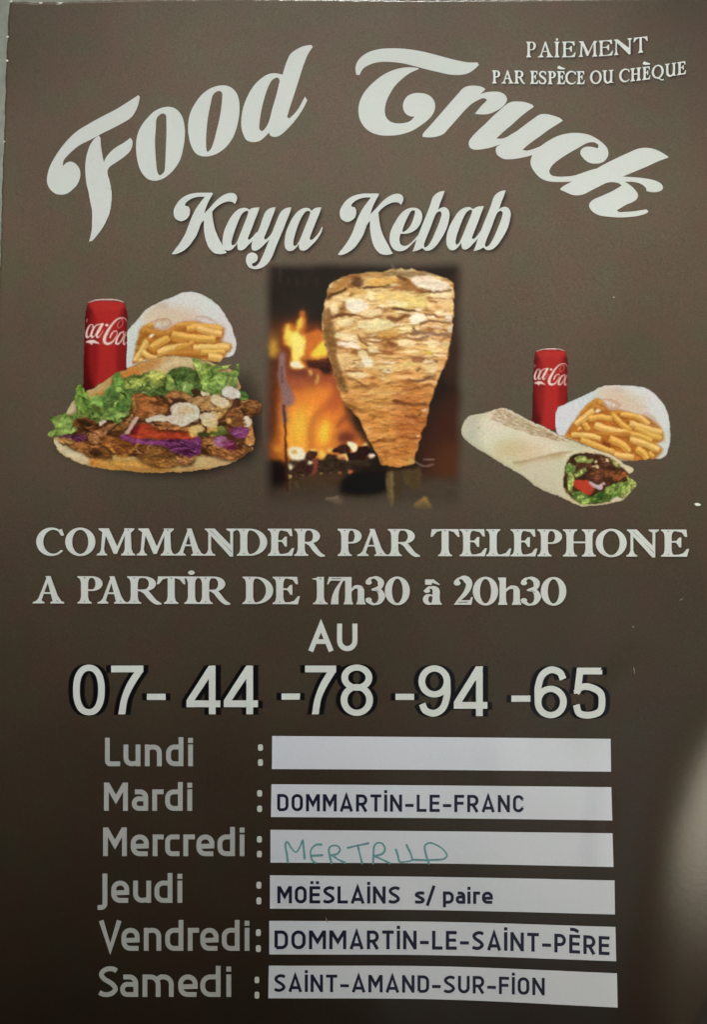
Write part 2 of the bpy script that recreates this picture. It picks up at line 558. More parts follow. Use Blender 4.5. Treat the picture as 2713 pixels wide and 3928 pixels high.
kaya = [
    (K, []),
    (outline('606,98* 580,180 540,280 500,390 460,490 432,572 450,582 500,540 560,470* 600,520* 500,600* 440,660 380,720 330,742 285,730 272,680 275,630* 230,690 180,735 120,745 70,715 52,640 55,560 75,460 120,350 180,240 260,150 330,112 400,108 460,135* 480,115 540,103', *kA),
     [outline('415,150 437,165 425,220 390,310 350,410 310,510 275,600 240,650 195,665 187,640 195,580 220,490 260,380 300,280 350,190', *kA)]),
    (outline('846,98* 830,160 790,260 750,370 700,490 675,560 690,580 740,545 790,480 830,380 870,280 910,190 950,140 1010,108 1082,98* 1060,180 1010,300 960,430 900,570 850,690 800,820 740,920 660,990 580,1018 520,1020 450,995 410,930 405,860 430,800 480,775 540,785 578,830 570,890 530,925 495,940 500,970 540,978 590,940 640,850 680,760 720,660 755,575* 700,630 640,690 580,735 540,748 500,735 485,690 490,640 520,550 570,480 610,390 650,270 690,175 740,125 800,102', *kA), []),
    (outline('1532,98* 1500,190 1460,290 1420,390 1380,490 1357,575 1385,585 1440,540 1490,480 1538,388* 1550,400* 1530,470 1470,570 1390,660 1320,725 1260,747 1215,735 1195,695 1197,640* 1160,690 1110,740 1050,752 1000,720 980,650 985,560 1005,460 1050,350 1110,240 1190,150 1270,110 1340,112 1385,150* 1420,120 1470,103', *kA),
     [outline('1335,152 1362,170 1350,230 1310,330 1270,430 1230,530 1195,610 1150,670 1118,670 1113,610 1130,530 1160,430 1200,320 1250,220 1295,165', *kA)]),
]
b_o = outline('557,46* 530,130 490,230 460,325* 500,295 560,286 605,315 630,380 620,470 595,570 550,670 490,770 420,860 350,910 280,917 233,880* 160,915 86,932* 110,880 150,750* 200,620 260,470 310,350 350,240 385,140 430,90 490,58', *kB)
b_h = outline('485,345 510,370 500,440 465,540 420,650 370,760 310,850 265,870 255,845 275,770 320,660 360,560 400,450 440,370', *kB)
shift = np.array([892 / kB[0], -8 / kB[0]])
kebab = [
    (K + np.array([638.5, 3]), []),
    (outline('1410,358 1470,395 1502,450 1507,530 1480,620 1420,710 1330,775 1240,803 1128,806* 1112,860 1110,930 1130,990 1190,1018 1250,1005 1330,945 1400,870 1470,790* 1500,860* 1400,915* 1330,980 1250,1060 1180,1100 1100,1112 1020,1085 960,1010 935,920 945,800 980,700 1040,590 1120,470 1210,390 1310,352', *kE),
     [outline('1350,395 1380,405 1370,480 1340,580 1290,680 1230,745 1165,775 1160,750 1180,680 1220,580 1260,500 1310,415', *kE)]),
    (b_o, [b_h]),
    (outline('1132,268* 1100,350 1060,460 1010,590 970,690 957,738 985,745 1040,690 1090,620 1150,560* 1160,640* 1040,740* 980,810 910,880 860,902 815,887 800,840 802,800* 750,870 690,910 630,902 590,840 582,760 595,660 630,560 690,450 760,350 840,295 920,283 975,312* 1020,283 1080,270', *kB),
     [outline('940,320 957,335 945,390 905,490 860,600 815,710 770,800 730,832 718,800 725,740 750,650 790,540 830,440 880,355', *kB)]),
    (b_o + shift, [b_h + shift]),
]
w1 = flat('shop_name_word', kaya, M_TITLE, poster, 5, label='white script word Kaya with a soft printed shadow')
w2 = flat('shop_name_word', kebab, M_TITLE, poster, 5, label='white script word Kebab with a soft printed shadow')


def soft_patch(name, mask_fn, box, step, col, parent, layer, sig, strength=1.0, thr=0.03):
    """printed soft shadow: dark ink fading into the ground colour"""
    gx = np.arange(box[0], box[2] + step, step)
    gy = np.arange(box[1], box[3] + step, step)
    X, Y = np.meshgrid(gx, gy)
    a = blur(mask_fn(X, Y).astype(float), sig / step) * strength
    ny, nx = a.shape
    ids = np.arange(nx * ny).reshape(ny, nx)
    q = np.stack([ids[:-1, :-1], ids[1:, :-1], ids[1:, 1:], ids[:-1, 1:]], -1).reshape(-1, 4)
    m = a.ravel()[q].max(axis=1) > thr
    q = q[m]
    used, inv = np.unique(q, return_inverse=True)
    a = np.clip((a.ravel()[used] - thr) / (1 - thr), 0, 1)[:, None]
    ux, uy = X.ravel()[used], Y.ravel()[used]
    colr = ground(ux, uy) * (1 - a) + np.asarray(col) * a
    return ink_mesh(name, ux, uy, inv.reshape(-1, 4), colr, parent, layer, mat=M_GROUND)


def ink_mesh(name, x, y, quads, rgb, parent, layer, label=None, mat=None):
    o = mesh_obj(name, to_world(x, y, layer), quads.tolist(), mat or M_PRINT, parent, label)
    o.data.shade_smooth()
    at = o.data.attributes.new('ink', 'FLOAT_COLOR', 'POINT')
    buf = np.ones((len(x), 4), np.float32)
    buf[:, :3] = rgb
    at.data.foreach_set('color', buf.ravel())
    return o


DARK = (0.004, 0.003, 0.003)
for par, grp in ((w1, kaya), (w2, kebab)):
    A = np.vstack([g[0] for g in grp])
    soft_patch('word_shadow', lambda X, Y, g=grp: in_groups(g, X - 7, Y - 8),
               (A[:, 0].min() - 20, A[:, 1].min() - 20, A[:, 0].max() + 35, A[:, 1].max() + 35), 4, DARK, par, 2, 7, 0.95)


# ------------------------------------------------------------------ roman capitals with serifs
def arc(cx, cy, rx, ry, a0, a1, n=14):
    t = np.radians(np.linspace(a0, a1, n))
    return np.stack([cx + rx * np.cos(t), cy + ry * np.sin(t)], 1)


def pg(*p):
    return np.array(p, float)


def stem(x, s, h, e, hs=4.5, top=True, bot=True, y0=0):
    """upright with bracketed serifs; x = left side of the stem"""
    r = x + s
    k = e * 0.45
    lo = [(x, 26), (x - k * 0.35, 15), (x - k, 8), (x - e, hs), (x - e, y0), (r + e, y0), (r + e, hs), (r + k, 8), (r + k * 0.35, 15), (r, 26)] if bot else [(x, y0), (r, y0)]
    hi = [(r, h - 26), (r + k * 0.35, h - 15), (r + k, h - 8), (r + e, h - hs), (r + e, h), (x - e, h), (x - e, h - hs), (x - k, h - 8), (x - k * 0.35, h - 15), (x, h - 26)] if top else [(r, h), (x, h)]
    return pg(*lo, *hi)


def foot(x, s, e, slant=0.0):
    return pg((x - e, 0), (x + s + e, 0), (x + s + e, 4.5), (x + s + e * .4 - slant * 9, 9), (x + s - slant * 22, 22), (x - slant * 22, 22), (x - e * .4 - slant * 9, 9), (x - e, 4.5))


def serif_glyph(ch, w, s, hr):
    """outlines in a box w wide and 100 high, y up; s thick and hr thin stroke; also the little engraved marks"""
    H = 100
    e = min(13.0, s * 0.55)
    g, mk = [], []

    def dots(x):
        mk.append(arc(x + s / 2, 8, s * .11, 2.6, 0, 330, 9))
        mk.append(pg((x + s * .33, 96), (x + s * .67, 96), (x + s * .5, 89)))
    if ch in 'OQ0':
        g.append((arc(w / 2, H / 2, w / 2, H / 2 + 2.5, 0, 352, 44), [arc(w / 2, H / 2, w / 2 - s, H / 2 - hr + .5, 0, 352, 40)]))
        if ch == 'Q':
            g.append((ribbon(open_curve([(w * .45, 3), (w * .62, -3), (w * .8, -16), (w * 1.0, -17)]), [s * .7, s * .9, s * .8] + [s * .5] * 13), []))
    elif ch == 'C':
        o = arc(w * .53, H / 2, w * .53, H / 2 + 2.5, 48, 322, 32)
        i = arc(w * .60, H / 2, w * .60 - s, H / 2 - hr, 316, 62, 30)
        g.append((np.vstack([o, i]), []))
        g.append((pg((w * .80, H - 6), (w * .90, H - 2), (w * .98, H - 26), (w * .88, H - 28), (w * .76, H - 9)), []))
    elif ch == 'D':
        x = e
        o = np.vstack([pg((x, 0)), arc(w * .42, H / 2, w * .58, H / 2, -90, 90, 24), pg((x, H))])
        i = np.vstack([pg((x + s, hr + 1)), arc(w * .42, H / 2, w * .58 - s * 1.02, H / 2 - hr, -90, 90, 22), pg((x + s, H - hr - 1))])
        g += [(o, [i]), (stem(x, s, H, e), [])]
        dots(x)
    elif ch in 'EFL':
        x = e
        g.append((stem(x, s, H, e, top=True), []))
        if ch != 'L':
            g.append((pg((x, H - hr), (w * .86, H - hr * 1.0), (w * .86, H), (x, H)), []))
            g.append((pg((w * .52, H - 2), (w * .90, H), (w * .93, H - 27), (w * .85, H - 27), (w * .74, H - 11), (w * .52, H - hr)), []))
            g.append((pg((x + s, 52), (w * .58, 52), (w * .58, 52 + hr), (x + s, 52 + hr)), []))
            g.append((pg((w * .50, 54), (w * .64, 70), (w * .72, 71), (w * .72, 34), (w * .64, 35), (w * .58, 46)), []))
        if ch != 'F':
            g.append((pg((x, 0), (w * .92, 0), (w * 1.0, 29), (w * .92, 29), (w * .78, 12), (w * .60, hr + 1), (x, hr)), []))
        dots(x)
    elif ch == 'H':
        x, x2 = e, w - e - s
        g += [(stem(x, s, H, e), []), (stem(x2, s, H, e), []), (pg((x, 49), (x2 + s / 2, 49), (x2 + s / 2, 49 + hr), (x, 49 + hr)), [])]
        dots(x)
        dots(x2)
    elif ch == 'I':
        g.append((stem((w - s) / 2, s, H, e), []))
    elif ch in 'PR':
        x = e
        bw = w * (.93 if ch == 'P' else .84)
        cy, ry = H - 27, 27
        cxx = bw * .58
        o = np.vstack([pg((x, H - 2 * ry)), arc(cxx, cy, bw - cxx, ry, -90, 90, 18), pg((x, H))])
        i = np.vstack([pg((x + s, H - 2 * ry + hr)), arc(cxx, cy, bw - cxx - s, ry - hr, -90, 90, 16), pg((x + s, H - hr))])
        g += [(o, [i]), (stem(x, s, H, e), [])]
        if ch == 'R':
            g.append((outline(f'{w*.40},{H-2*ry+4} {w*.56},{H-2*ry+6} {w*.70},36 {w*.85},14 {w*1.0},2* {w*1.0},-2* {w*.86},-3 {w*.74},4 {w*.60},20 {w*.48},38 {w*.38},46'), []))
        dots(x)
    elif ch == 'A':
        a = w * .47
        th = s * .55
        g.append((pg((w * .13, 5), (w * .13 + th, 5), (a + 4, H - 14), (a + s * .45, H), (a - s * .05, H)), []))
        g.append((pg((w * .87 - s, 5), (w * .87, 5), (a + s * .42, H), (a - s * .30, H), (a - s * .15, H - 9)), []))
        g.append((pg((w * .28, 35), (w * .66, 35), (w * .66, 35 + hr), (w * .28, 35 + hr)), []))
        g.append((pg((0, 0), (w * .37, 0), (w * .37, 4.5), (w * .29, 10), (w * .27, 22), (w * .21, 22), (w * .10, 9), (0, 4.5)), []))
        g.append((pg((w * .56, 0), (w, 0), (w, 4.5), (w * .91, 9), (w * .80, 28), (w * .62, 28), (w * .65, 9), (w * .56, 4.5)), []))
        mk.append(arc(w * .78, 9, s * .11, 3.2, 0, 330, 9))
    elif ch == 'M':
        t = max(hr * 1.7, s * .38)
        x2 = w - e - s
        g.append((pg((w * .13, 5), (w * .13 + t, 5), (w * .21 + t, H - 4), (w * .18, H - 4)), []))
        g.append((foot(w * .13, t, e * 1.1, -.12), []))
        g.append((pg((w * .18, H), (w * .18 + s * .9, H), (w * .57, 26), (w * .52, 6), (w * .46, 6)), []))
        g.append((pg((w * .46, 6), (w * .54, 6), (x2 + s * .45, H), (x2 + s * .1, H)), []))
        g.append((pg((x2 + s * .1 - 2, H - 4), (x2, 5), (x2 + s, 5), (x2 + s * .85, H - 4)), []))
        g.append((foot(x2, s, e), []))
        g.append((pg((w * .08, H), (w * .30, H), (w * .30, H - 5), (w * .20, H - 16), (w * .08, H - 4.5)), []))
        g.append((pg((x2 - e * .2, H), (x2 + s + e * .7, H), (x2 + s + e * .7, H - 4.5), (x2 + s * .9, H - 16), (x2 + 2, H - 12)), []))
        dots(x2)
    elif ch == 'N':
        t = max(hr * 1.7, s * .40)
        x2 = w - e * .9 - t
        g.append((pg((e, 5), (e + t, 5), (e + t, H - 4), (e, H - 4)), []))
        g.append((foot(e, t, e * 1.15), []))
        g.append((pg((x2, 0), (x2 + t, -2), (x2 + t, H - 4), (x2, H - 4)), []))
        g.append((pg((x2 - e * 1.1, H), (x2 + t + e, H), (x2 + t + e, H - 4.5), (x2 + t + 2, H - 11), (x2 - 2, H - 11), (x2 - e * 1.1, H - 4.5)), []))
        g.append((pg((e + s * .9 - s * 1.22, H), (e + s * .9, H), (x2 + t, 30), (x2 + t, -3), (x2 - t * .1, -3), (e + s * .9 - s * 1.22, H - 6)), []))
        g.append((pg((0, H), (e + s * .5, H), (e + s * .5, H - 8), (e + 1, H - 14), (e - 2, H - 8), (0, H - 4.5)), []))
        if s > 18:
            mk.append(pg((e + s * .25, H - 7), (e + s * .25 + 4.5, H - 7), (x2 + t * .55, 11), (x2 + t * .55, 16)))
    elif ch == 'T':
        x = (w - s) / 2
        g.append((stem(x, s, H, e, top=False), []))
        g.append((pg((w * .04, H), (w * .96, H), (w * 1.0, H - 29), (w * .93, H - 28), (w * .80, H - 11), (w * .64, H - hr), (w * .36, H - hr), (w * .20, H - 11), (w * .07, H - 28), (0, H - 29)), []))
        dots(x)
    elif ch == 'U':
        t = max(hr * 2, s * .6)
        o = line(f'{e+s*.5},{H-3} {e+s*.5},40 {e+s*.7},18 {w*.48},2.5 {w-e-t*.8},16 {w-e-t*.5},40 {w-e-t*.5},{H-3}', n=5)
        g.append((ribbon(o, np.interp(np.linspace(0, 1, len(o)), [0, .35, .55, .75, 1], [s, s, hr * 1.4, t, t])), []))
        g.append((pg((0, H), (2 * e + s, H), (2 * e + s, H - 4.5), (e + s, H - 10), (e, H - 10), (0, H - 4.5)), []))
        g.append((pg((w - 2 * e - t, H), (w, H), (w, H - 4.5), (w - e, H - 10), (w - e - t, H - 10), (w - 2 * e - t, H - 4.5)), []))
        g.append((pg((w - e - t, 30), (w - e, 30), (w - e, 6), (w + 2, 3), (w + 2, 0), (w - e - t, 2)), []))
    elif ch == 'S':
        o = line(f'{w*.86},76 {w*.74},92 {w*.48},{H-hr*.5} {w*.20},88 {w*.16},72 {w*.32},58 {w*.66},44 {w*.84},27 {w*.74},9 {w*.46},{hr*.5} {w*.20},8 {w*.08},26', n=4)
        g.append((ribbon(o, np.interp(np.linspace(0, 1, len(o)), [0, .15, .3, .5, .7, .85, 1], [hr * 1.2, hr * 1.2, s * .75, s, s * .75, hr * 1.2, hr * 1.2])), []))
        g.append((pg((w * .80, 96), (w * .90, 96), (w * .92, 72), (w * .84, 72)), []))
        g.append((pg((w * .02, 30), (w * .10, 30), (w * .20, 6), (w * .04, 4)), []))
    elif ch == '1':
        x = w * .30
        g.append((stem(x, s, H, e * 1.1, top=False), []))
        g.append((pg((0, H - 6), (x + s, H), (x + s, H - 14), (x, H - 22), (x - 2, H - 11), (0, H - 9)), []))
        dots(x)
    elif ch == '7':
        g.append((pg((w * .10, H), (w, H), (w, H - 4), (w * .96, H - 14), (w * .24, H - 13), (w * .14, H - 18), (w * .06, H - 28), (0, H - 26)), []))
        g.append((outline(f'{w*.98},{H-3}* {w*.78},{H-26} {w*.64},46 {w*.62},0* {w*.20},0* {w*.26},26 {w*.44},56 {w*.80},{H-8}*'), []))
        mk.append(pg((w * .24, H - 4), (w * .78, H - 4), (w * .76, H - 8), (w * .24, H - 8)))
    elif ch == '3':
        o = line(f'{w*.14},84 {w*.26},95 {w*.52},98 {w*.78},84 {w*.74},64 {w*.34},54', n=5)
        g.append((ribbon(o, np.interp(np.linspace(0, 1, len(o)), [0, .3, .65, 1], [s * .7, hr, s * .95, hr]), 'round'), []))
        o = line(f'{w*.34},54 {w*.66},53 {w*.84},30 {w*.70},8 {w*.42},1 {w*.12},14', n=5)
        g.append((ribbon(o, np.interp(np.linspace(0, 1, len(o)), [0, .4, .75, 1], [hr, s, hr, s * .6]), 'round'), []))
        g.append((arc(w * .16, 80, s * .45, 8, 0, 340, 14), []))
        g.append((arc(w * .16, 17, s * .45, 8, 0, 340, 14), []))
        mk.append(pg((w * .46, 55), (w * .54, 55), (w * .74, 44), (w * .68, 44)))
    elif ch == '2':
        o = line(f'{w*.14},82 {w*.26},95 {w*.52},98 {w*.80},80 {w*.68},50 {w*.16},8', n=6)
        g.append((ribbon(o, np.interp(np.linspace(0, 1, len(o)), [0, .25, .5, .75, 1], [s * .7, hr, s, s * .8, s * .35]), 'round'), []))
        g.append((arc(w * .18, 79, s * .48, 9, 0, 340, 14), []))
        g.append((pg((0, 0), (w * .92, 0), (w, 28), (w * .92, 28), (w * .84, 17), (w * .20, 16)), []))
        mk.append(pg((w * .22, 7), (w * .72, 7), (w * .74, 11), (w * .26, 11)))
    elif ch == 'h':
        e, s = 5.0, s * .92
        x, x2 = e + 2, w - e - 2 - s
        g.append((stem(x, s, H, e, top=False), []))
        g.append((pg((x - e, H), (x + s, H), (x + s, H - 14), (x, H - 14), (x - e, H - 5)), []))
        g.append((stem(x2, s, 56, e, top=False), []))
        o = line(f'{x+s*.8},46 {x+s*1.2},57 {(x+x2+s)*.54},64 {x2+s*.42},60 {x2+s*.5},44 {x2+s*.5},30', n=5)
        g.append((ribbon(o, np.interp(np.linspace(0, 1, len(o)), [0, .3, .6, .8, 1], [hr, hr * 1.6, s * .7, s, s])), []))
    elif ch == 'a':
        x2 = w * .90 - s
        g.append((stem(x2, s, 46, e * .6, top=False), []))
        o = line(f'{w*.20},50 {w*.34},62 {w*.56},61 {x2+s*.5},50 {x2+s*.5},34', n=5)
        g.append((ribbon(o, np.interp(np.linspace(0, 1, len(o)), [0, .35, .7, 1], [s * .6, hr * 1.3, s, s]), 'round'), []))
        g.append((arc(w * .22, 50, s * .45, 7, 0, 340, 12), []))
        g.append((arc(w * .32, 19, w * .32, 20, 0, 350, 26), [arc(w * .42, 19, w * .13, 13, 0, 350, 18)]))
    if ch in 'ÈË':
        pass
    return g, mk


def place_glyph(gl, x0, base, k, kx=1.0, sag=None):
    """box coordinates (y up, 100 high) -> drawing units; base may be a function of x"""
    out = []
    for outer, holes in gl:
        def tf(p):
            X = x0 + p[:, 0] * kx
            b = base(X) if callable(base) else base
            return np.stack([X, b - p[:, 1] * k], 1)
        out.append((tf(outer), [tf(h) for h in holes]))
    return out


def serif_line(letters, base, cap, s, hr, marks=True):
    """letters: (char, x0, x1, dot/accent) in drawing units; s, hr in percent of the cap height"""
    groups, mk = [], []
    for ch, x0, x1 in letters:
        c = {'È': 'E', 'İ': 'I', 'à': 'a'}.get(ch, ch)
        w = (x1 - x0) / cap * 100
        gl, m = serif_glyph(c, w, s, hr)
        if ch == 'İ':
            gl.append((arc(w / 2, 114, s * .47, 8, 0, 345, 16), []))
        if ch == 'È':
            gl.append((pg((w * .08, 134), (w * .30, 142), (w * .52, 132), (w * .96, 122), (w * .92, 112), (w * .30, 115), (w * .05, 122)), []))
        if ch == 'à':
            gl.append((pg((w * .12, 92), (w * .58, 92), (w * .92, 74), (w * .86, 72), (w * .50, 80), (w * .46, 72), (w * .12, 73)), []))
        groups += place_glyph(gl, x0, base, cap / 100, cap / 100)
        mk += place_glyph([(q, []) for q in m], x0, base, cap / 100, cap / 100)
    return groups, mk


L1 = [('C', 138, 247), ('O', 249, 365), ('M', 365, 518), ('M', 518, 670), ('A', 670, 783), ('N', 785, 906), ('D', 908, 1025), ('E', 1027, 1129), ('R', 1129, 1247),
      ('P', 1296, 1395), ('A', 1371, 1488), ('R', 1488, 1612), ('T', 1653, 1764), ('E', 1764, 1869), ('L', 1866, 1963), ('E', 1960, 2063), ('P', 2063, 2165), ('H', 2161, 2288), ('O', 2287, 2406), ('N', 2407, 2528), ('E', 2538, 2646)]
L2 = [('A', 125, 245), ('P', 296, 400), ('A', 373, 487), ('R', 487, 619), ('T', 601.5, 711), ('İ', 705, 763), ('R', 761, 883.5), ('D', 930, 1048), ('E', 1046, 1151),
      ('1', 1198, 1257), ('7', 1255, 1326), ('h', 1317, 1405), ('3', 1403, 1477), ('0', 1477, 1573), ('à', 1623, 1694.5), ('2', 1741.5, 1815), ('0', 1815, 1912.5), ('h', 1910, 2003), ('3', 1999, 2076), ('0', 2076, 2174)]
bl1 = lambda x: np.interp(x, [130, 2650], [2130, 2135.5])
bl2 = lambda x: np.interp(x, [120, 2200], [2314.5, 2321])
for nm, LL, bl, capn in (('order_line', L1, bl1, 104), ('order_line', L2, bl2, 105)):
    g, mk = serif_line(LL, bl, capn, 26, 6)
    o = flat(nm, g, M_GREY, poster, 4)
    for q in mk:
        flat('engraving', [q], M_MARK, o, 5.5)
    A = np.vstack([q[0] for q in g])
    soft_patch('line_shadow', lambda X, Y, g=g: in_groups(g, X - 3, Y - 4), (A[:, 0].min() - 15, A[:, 1].min() - 15, A[:, 0].max() + 20, A[:, 1].max() + 20), 5, DARK, o, 2, 5, 0.55)

bp1 = lambda x: np.interp(x, [2020, 2148, 2210, 2291, 2354, 2425, 2490], [220, 220, 219, 217, 212.5, 206, 199])
bp2 = lambda x: np.interp(x, [1889, 2000, 2100, 2240, 2300, 2353, 2418, 2480, 2547, 2594, 2640], [320, 321, 323, 323, 321, 318, 313, 306, 297, 290, 283])
P1 = [('P', 2020, 2060), ('A', 2065, 2123), ('İ', 2126, 2150), ('E', 2158, 2210), ('M', 2217, 2293), ('E', 2299, 2354), ('N', 2358, 2425), ('T', 2432, 2487)]
P2 = [('P', 1889, 1922), ('A', 1925, 1972), ('R', 1974, 2016), ('E', 2035, 2066), ('S', 2068, 2099), ('P', 2103, 2136), ('È', 2138, 2170), ('C', 2170, 2213), ('E', 2214, 2245),
      ('O', 2265, 2310), ('U', 2313, 2355), ('C', 2377, 2419), ('H', 2420, 2461), ('È', 2466, 2497), ('Q', 2502, 2548), ('U', 2553, 2596), ('E', 2600, 2634)]
for LL, bl, capn, s_, h_ in ((P1, bp1, 60, 15, 5.5), (P2, bp2, 50, 17, 8)):
    g, mk = serif_line(LL, bl, capn, s_, h_)
    o = flat('payment_line', g, M_WHITE, poster, 5)
    A = np.vstack([q[0] for q in g])
    soft_patch('line_shadow', lambda X, Y, g=g: in_groups(g, X - 5, Y - 6), (A[:, 0].min() - 15, A[:, 1].min() - 15, A[:, 0].max() + 25, A[:, 1].max() + 25), 4, DARK, o, 2, 4.5, 1.0)


# ------------------------------------------------------------------ plain strokes: figures, day names, places
def sk(*p, n=6):
    """smooth skeleton"""
    return open_curve(np.array(p, float), n)


def din(ch, w, H, xh, t, soft):
    """list of (skeleton, closed) in box units, y up.  soft = rounded L foot etc. (the day names)"""
    h = t / 2
    l, r, m = h, w - h, w / 2
    b, X, T = h, xh - h, H - h
    rr = min(w * .42, xh * .34, (r - l) * .49)

    def box(x0, y0, x1, y1, q):        # corner arcs helper: quarter arcs
        pass
    def q(cx, cy, a0, a1, rx=None, ry=None):
        return arc(cx, cy, rx if rx else rr, ry if ry else rr, a0, a1, 8)
    V = np.vstack
    S_ = []
    if ch == 'L':
        if soft:
            S_ = [V([pg((l, H)), q(l + rr * .6, b + rr * .6, 180, 270, rr * .6, rr * .6), pg((w, b))])]
        else:
            S_ = [pg((l, H), (l, b), (w, b))]
    elif ch == 'u':
        S_ = [V([pg((l, xh)), q(l + rr, b + rr, 180, 270), pg((r, b + xh * .04))]), pg((r, xh), (r, 0))]
    elif ch == 'n':
        S_ = [pg((l, 0), (l, xh)), V([pg((l, X - xh * .05)), pg((l + t, X)), q(r - rr, X - rr, 90, 0), pg((r, 0))])]
    elif ch == 'm':
        mid = w / 2
        r2 = min(rr, (mid - l) * .70)
        S_ = [pg((l, 0), (l, xh)), V([pg((l, X - xh * .05)), pg((l + t * .6, X)), q(mid - r2, X - r2, 90, 0, r2, r2), pg((mid, 0))]),
              V([pg((mid, X - xh * .08)), pg((mid + t * .6, X)), q(r - r2, X - r2, 90, 0, r2, r2), pg((r, 0))])]
    elif ch in 'dp':
        a = V([pg((r, X)), q(l + rr, X - rr, 90, 180), q(l + rr, b + rr, 180, 270), pg((r, b))])
        if ch == 'd':
            S_ = [pg((r, 0), (r, H * 1.02)), a]
        else:
            a[:, 0] = w - a[:, 0]
            S_ = [pg((l, -xh * .30), (l, xh)), a]
    elif ch == 'i':
        S_ = [pg((m, 0), (m, xh))]
        dh = H - t * .55
        S_.append(pg((m, dh - t * .52), (m, dh + t * .52)))
    elif ch == 'a':
        ym = xh * .56
        ry = (ym - b) / 2 * .98
        r2 = ry * .95
        S_ = [V([pg((l + w * .04, X)), q(r - rr, X - rr, 90, 0), pg((r, 0))]),
              V([pg((r, ym)), q(l + r2, ym - ry, 90, 180, r2, ry), q(l + r2, b + ry, 180, 270, r2, ry), pg((r, b))])]
    elif ch == 'r':
        S_ = [pg((l, 0), (l, xh)), V([pg((l, X - xh * .12)), q(l + rr * .8, X - rr * .6, 160, 90, rr * .8, rr * .6), pg((w, X))])]
    elif ch == 'e':
        S_ = [V([pg((w - w * .06, b)), q(l + rr, b + rr, 270, 180), q(l + rr, X - rr, 180, 90), q(r - rr, X - rr, 90, 0), pg((r, xh * .47)), pg((l, xh * .45))])]
    elif ch == 'c':
        S_ = [V([pg((w, b)), q(l + rr, b + rr, 270, 180), q(l + rr, X - rr, 180, 90), pg((w, X))])]
    elif ch == 's':
        S_ = [sk((w * .93, X - xh * .01), (m, X), (l + w * .10, X - xh * .06), (l + w * .02, xh * .70), (m, xh * .52), (r - w * .02, xh * .32), (r - w * .10, b + xh * .05), (m, b), (w * .05, b + xh * .02))]
    elif ch == 'M':
        S_ = [pg((l, 0), (l, H)), pg((r, 0), (r, H)), pg((l + t * .1, H - t * .2), (m, H * .40), (r - t * .1, H - t * .2))]
    elif ch == 'J':
        S_ = [V([pg((r, H)), q(r - w * .42, -H * .16 + w * .42, 0, -90, w * .42, w * .42), pg((0, -H * .16))])]
    elif ch == 'V':
        S_ = [pg((l * .9, H), (m, t * .35), (w - l * .9, H))]
    elif ch == 'S':
        S_ = [sk((w * .94, T - H * .07), (w * .78, T - H * .01), (m, T), (l + w * .10, T - H * .08), (l + w * .01, H * .73), (l + w * .14, H * .60), (m, H * .51), (r - w * .14, H * .41), (r, H * .27), (r - w * .10, b + H * .08), (m, b), (w * .2, b + H * .015), (w * .04, b + H * .07))]
    elif ch in 'OD0':
        R = min(w * .42, H * .3, (r - l) * .49)
        right = [q(r - R, T - R, 90, 0, R, R), q(r - R, b + R, 0, -90, R, R)]
        if ch == 'D':
            S_ = [V([pg((l, b), (l, T))] + right + [pg((l, b))])]
        else:
            S_ = [V([q(l + R, b + R, 270, 180, R, R), q(l + R, T - R, 180, 90, R, R)] + right + [pg((l + R, b))])]
    elif ch == 'C':
        R = min(w * .42, H * .3, (r - l) * .49)
        S_ = [V([pg((r, H * .70)), q(r - R, T - R, 0, 90, R, R), q(l + R, T - R, 90, 180, R, R), q(l + R, b + R, 180, 270, R, R), q(r - R, b + R, -90, 0, R, R), pg((r, H * .30))])]
    elif ch == 'A':
        S_ = [pg((t * .45, 0), (m, H - t * .3), (w - t * .45, 0)), pg((w * .2, H * .24), (w * .8, H * .24))]
    elif ch in 'RP':
        R = H * .25
        yb = H * .43
        S_ = [pg((l, 0), (l, H)), V([pg((l, T)), arc(r - R * .9, (T + yb) / 2, R * .9, (T - yb) / 2, 90, -90, 12), pg((l, yb))])]
        if ch == 'R':
            S_.append(pg((w * .50, yb), (w - t * .42, 0)))
    elif ch == 'T':
        S_ = [pg((m, 0), (m, H)), pg((0, T), (w, T))]
    elif ch in 'Iİ':
        S_ = [pg((m, 0), (m, H))]
        if ch == 'İ':
            S_.append(pg((m, H + t * .45), (m, H + t * 1.45)))
    elif ch == 'N':
        S_ = [pg((l, 0), (l, H)), pg((r, 0), (r, H)), pg((l, H - t * .35), (r, t * .35))]
    elif ch == '-':
        S_ = [pg((0, H * .37), (w, H * .37))]
    elif ch in 'EËÈF':
        S_ = [pg((l, 0), (l, H)), pg((l, T), (w, T)), pg((l, H * .51), (w * .94, H * .51))]
        if ch != 'F':
            S_.append(pg((l, b), (w, b)))
        if ch == 'Ë':
            S_ += [pg((w * .22, H + t * .7), (w * .22, H + t * 1.6)), pg((w * .74, H + t * .7), (w * .74, H + t * 1.6))]
        if ch == 'È':
            S_ += [pg((w * .08, H + t * 1.6), (w * .50, H + t * 1.5), (w * .85, H + t * .9))]
    elif ch == 'U':
        R = (r - l) * .49
        S_ = [V([pg((l, H)), q(l + R, b + R, 180, 270, R, R), q(r - R, b + R, -90, 0, R, R), pg((r, H))])]
    elif ch == '/':
        S_ = [pg((t * .4, -H * .12), (w - t * .4, H * 1.05))]
    return S_


def din_groups(letters, base, H, xh, t, soft=False):
    out = []
    for ch, x0, x1 in letters:
        for s_ in din(ch, x1 - x0, H, xh, t, soft):
            p = ribbon(s_, t)
            X = x0 + p[:, 0]
            bb = base(X) if callable(base) else base
            out.append((np.stack([X, bb - p[:, 1]], 1), []))
    return out


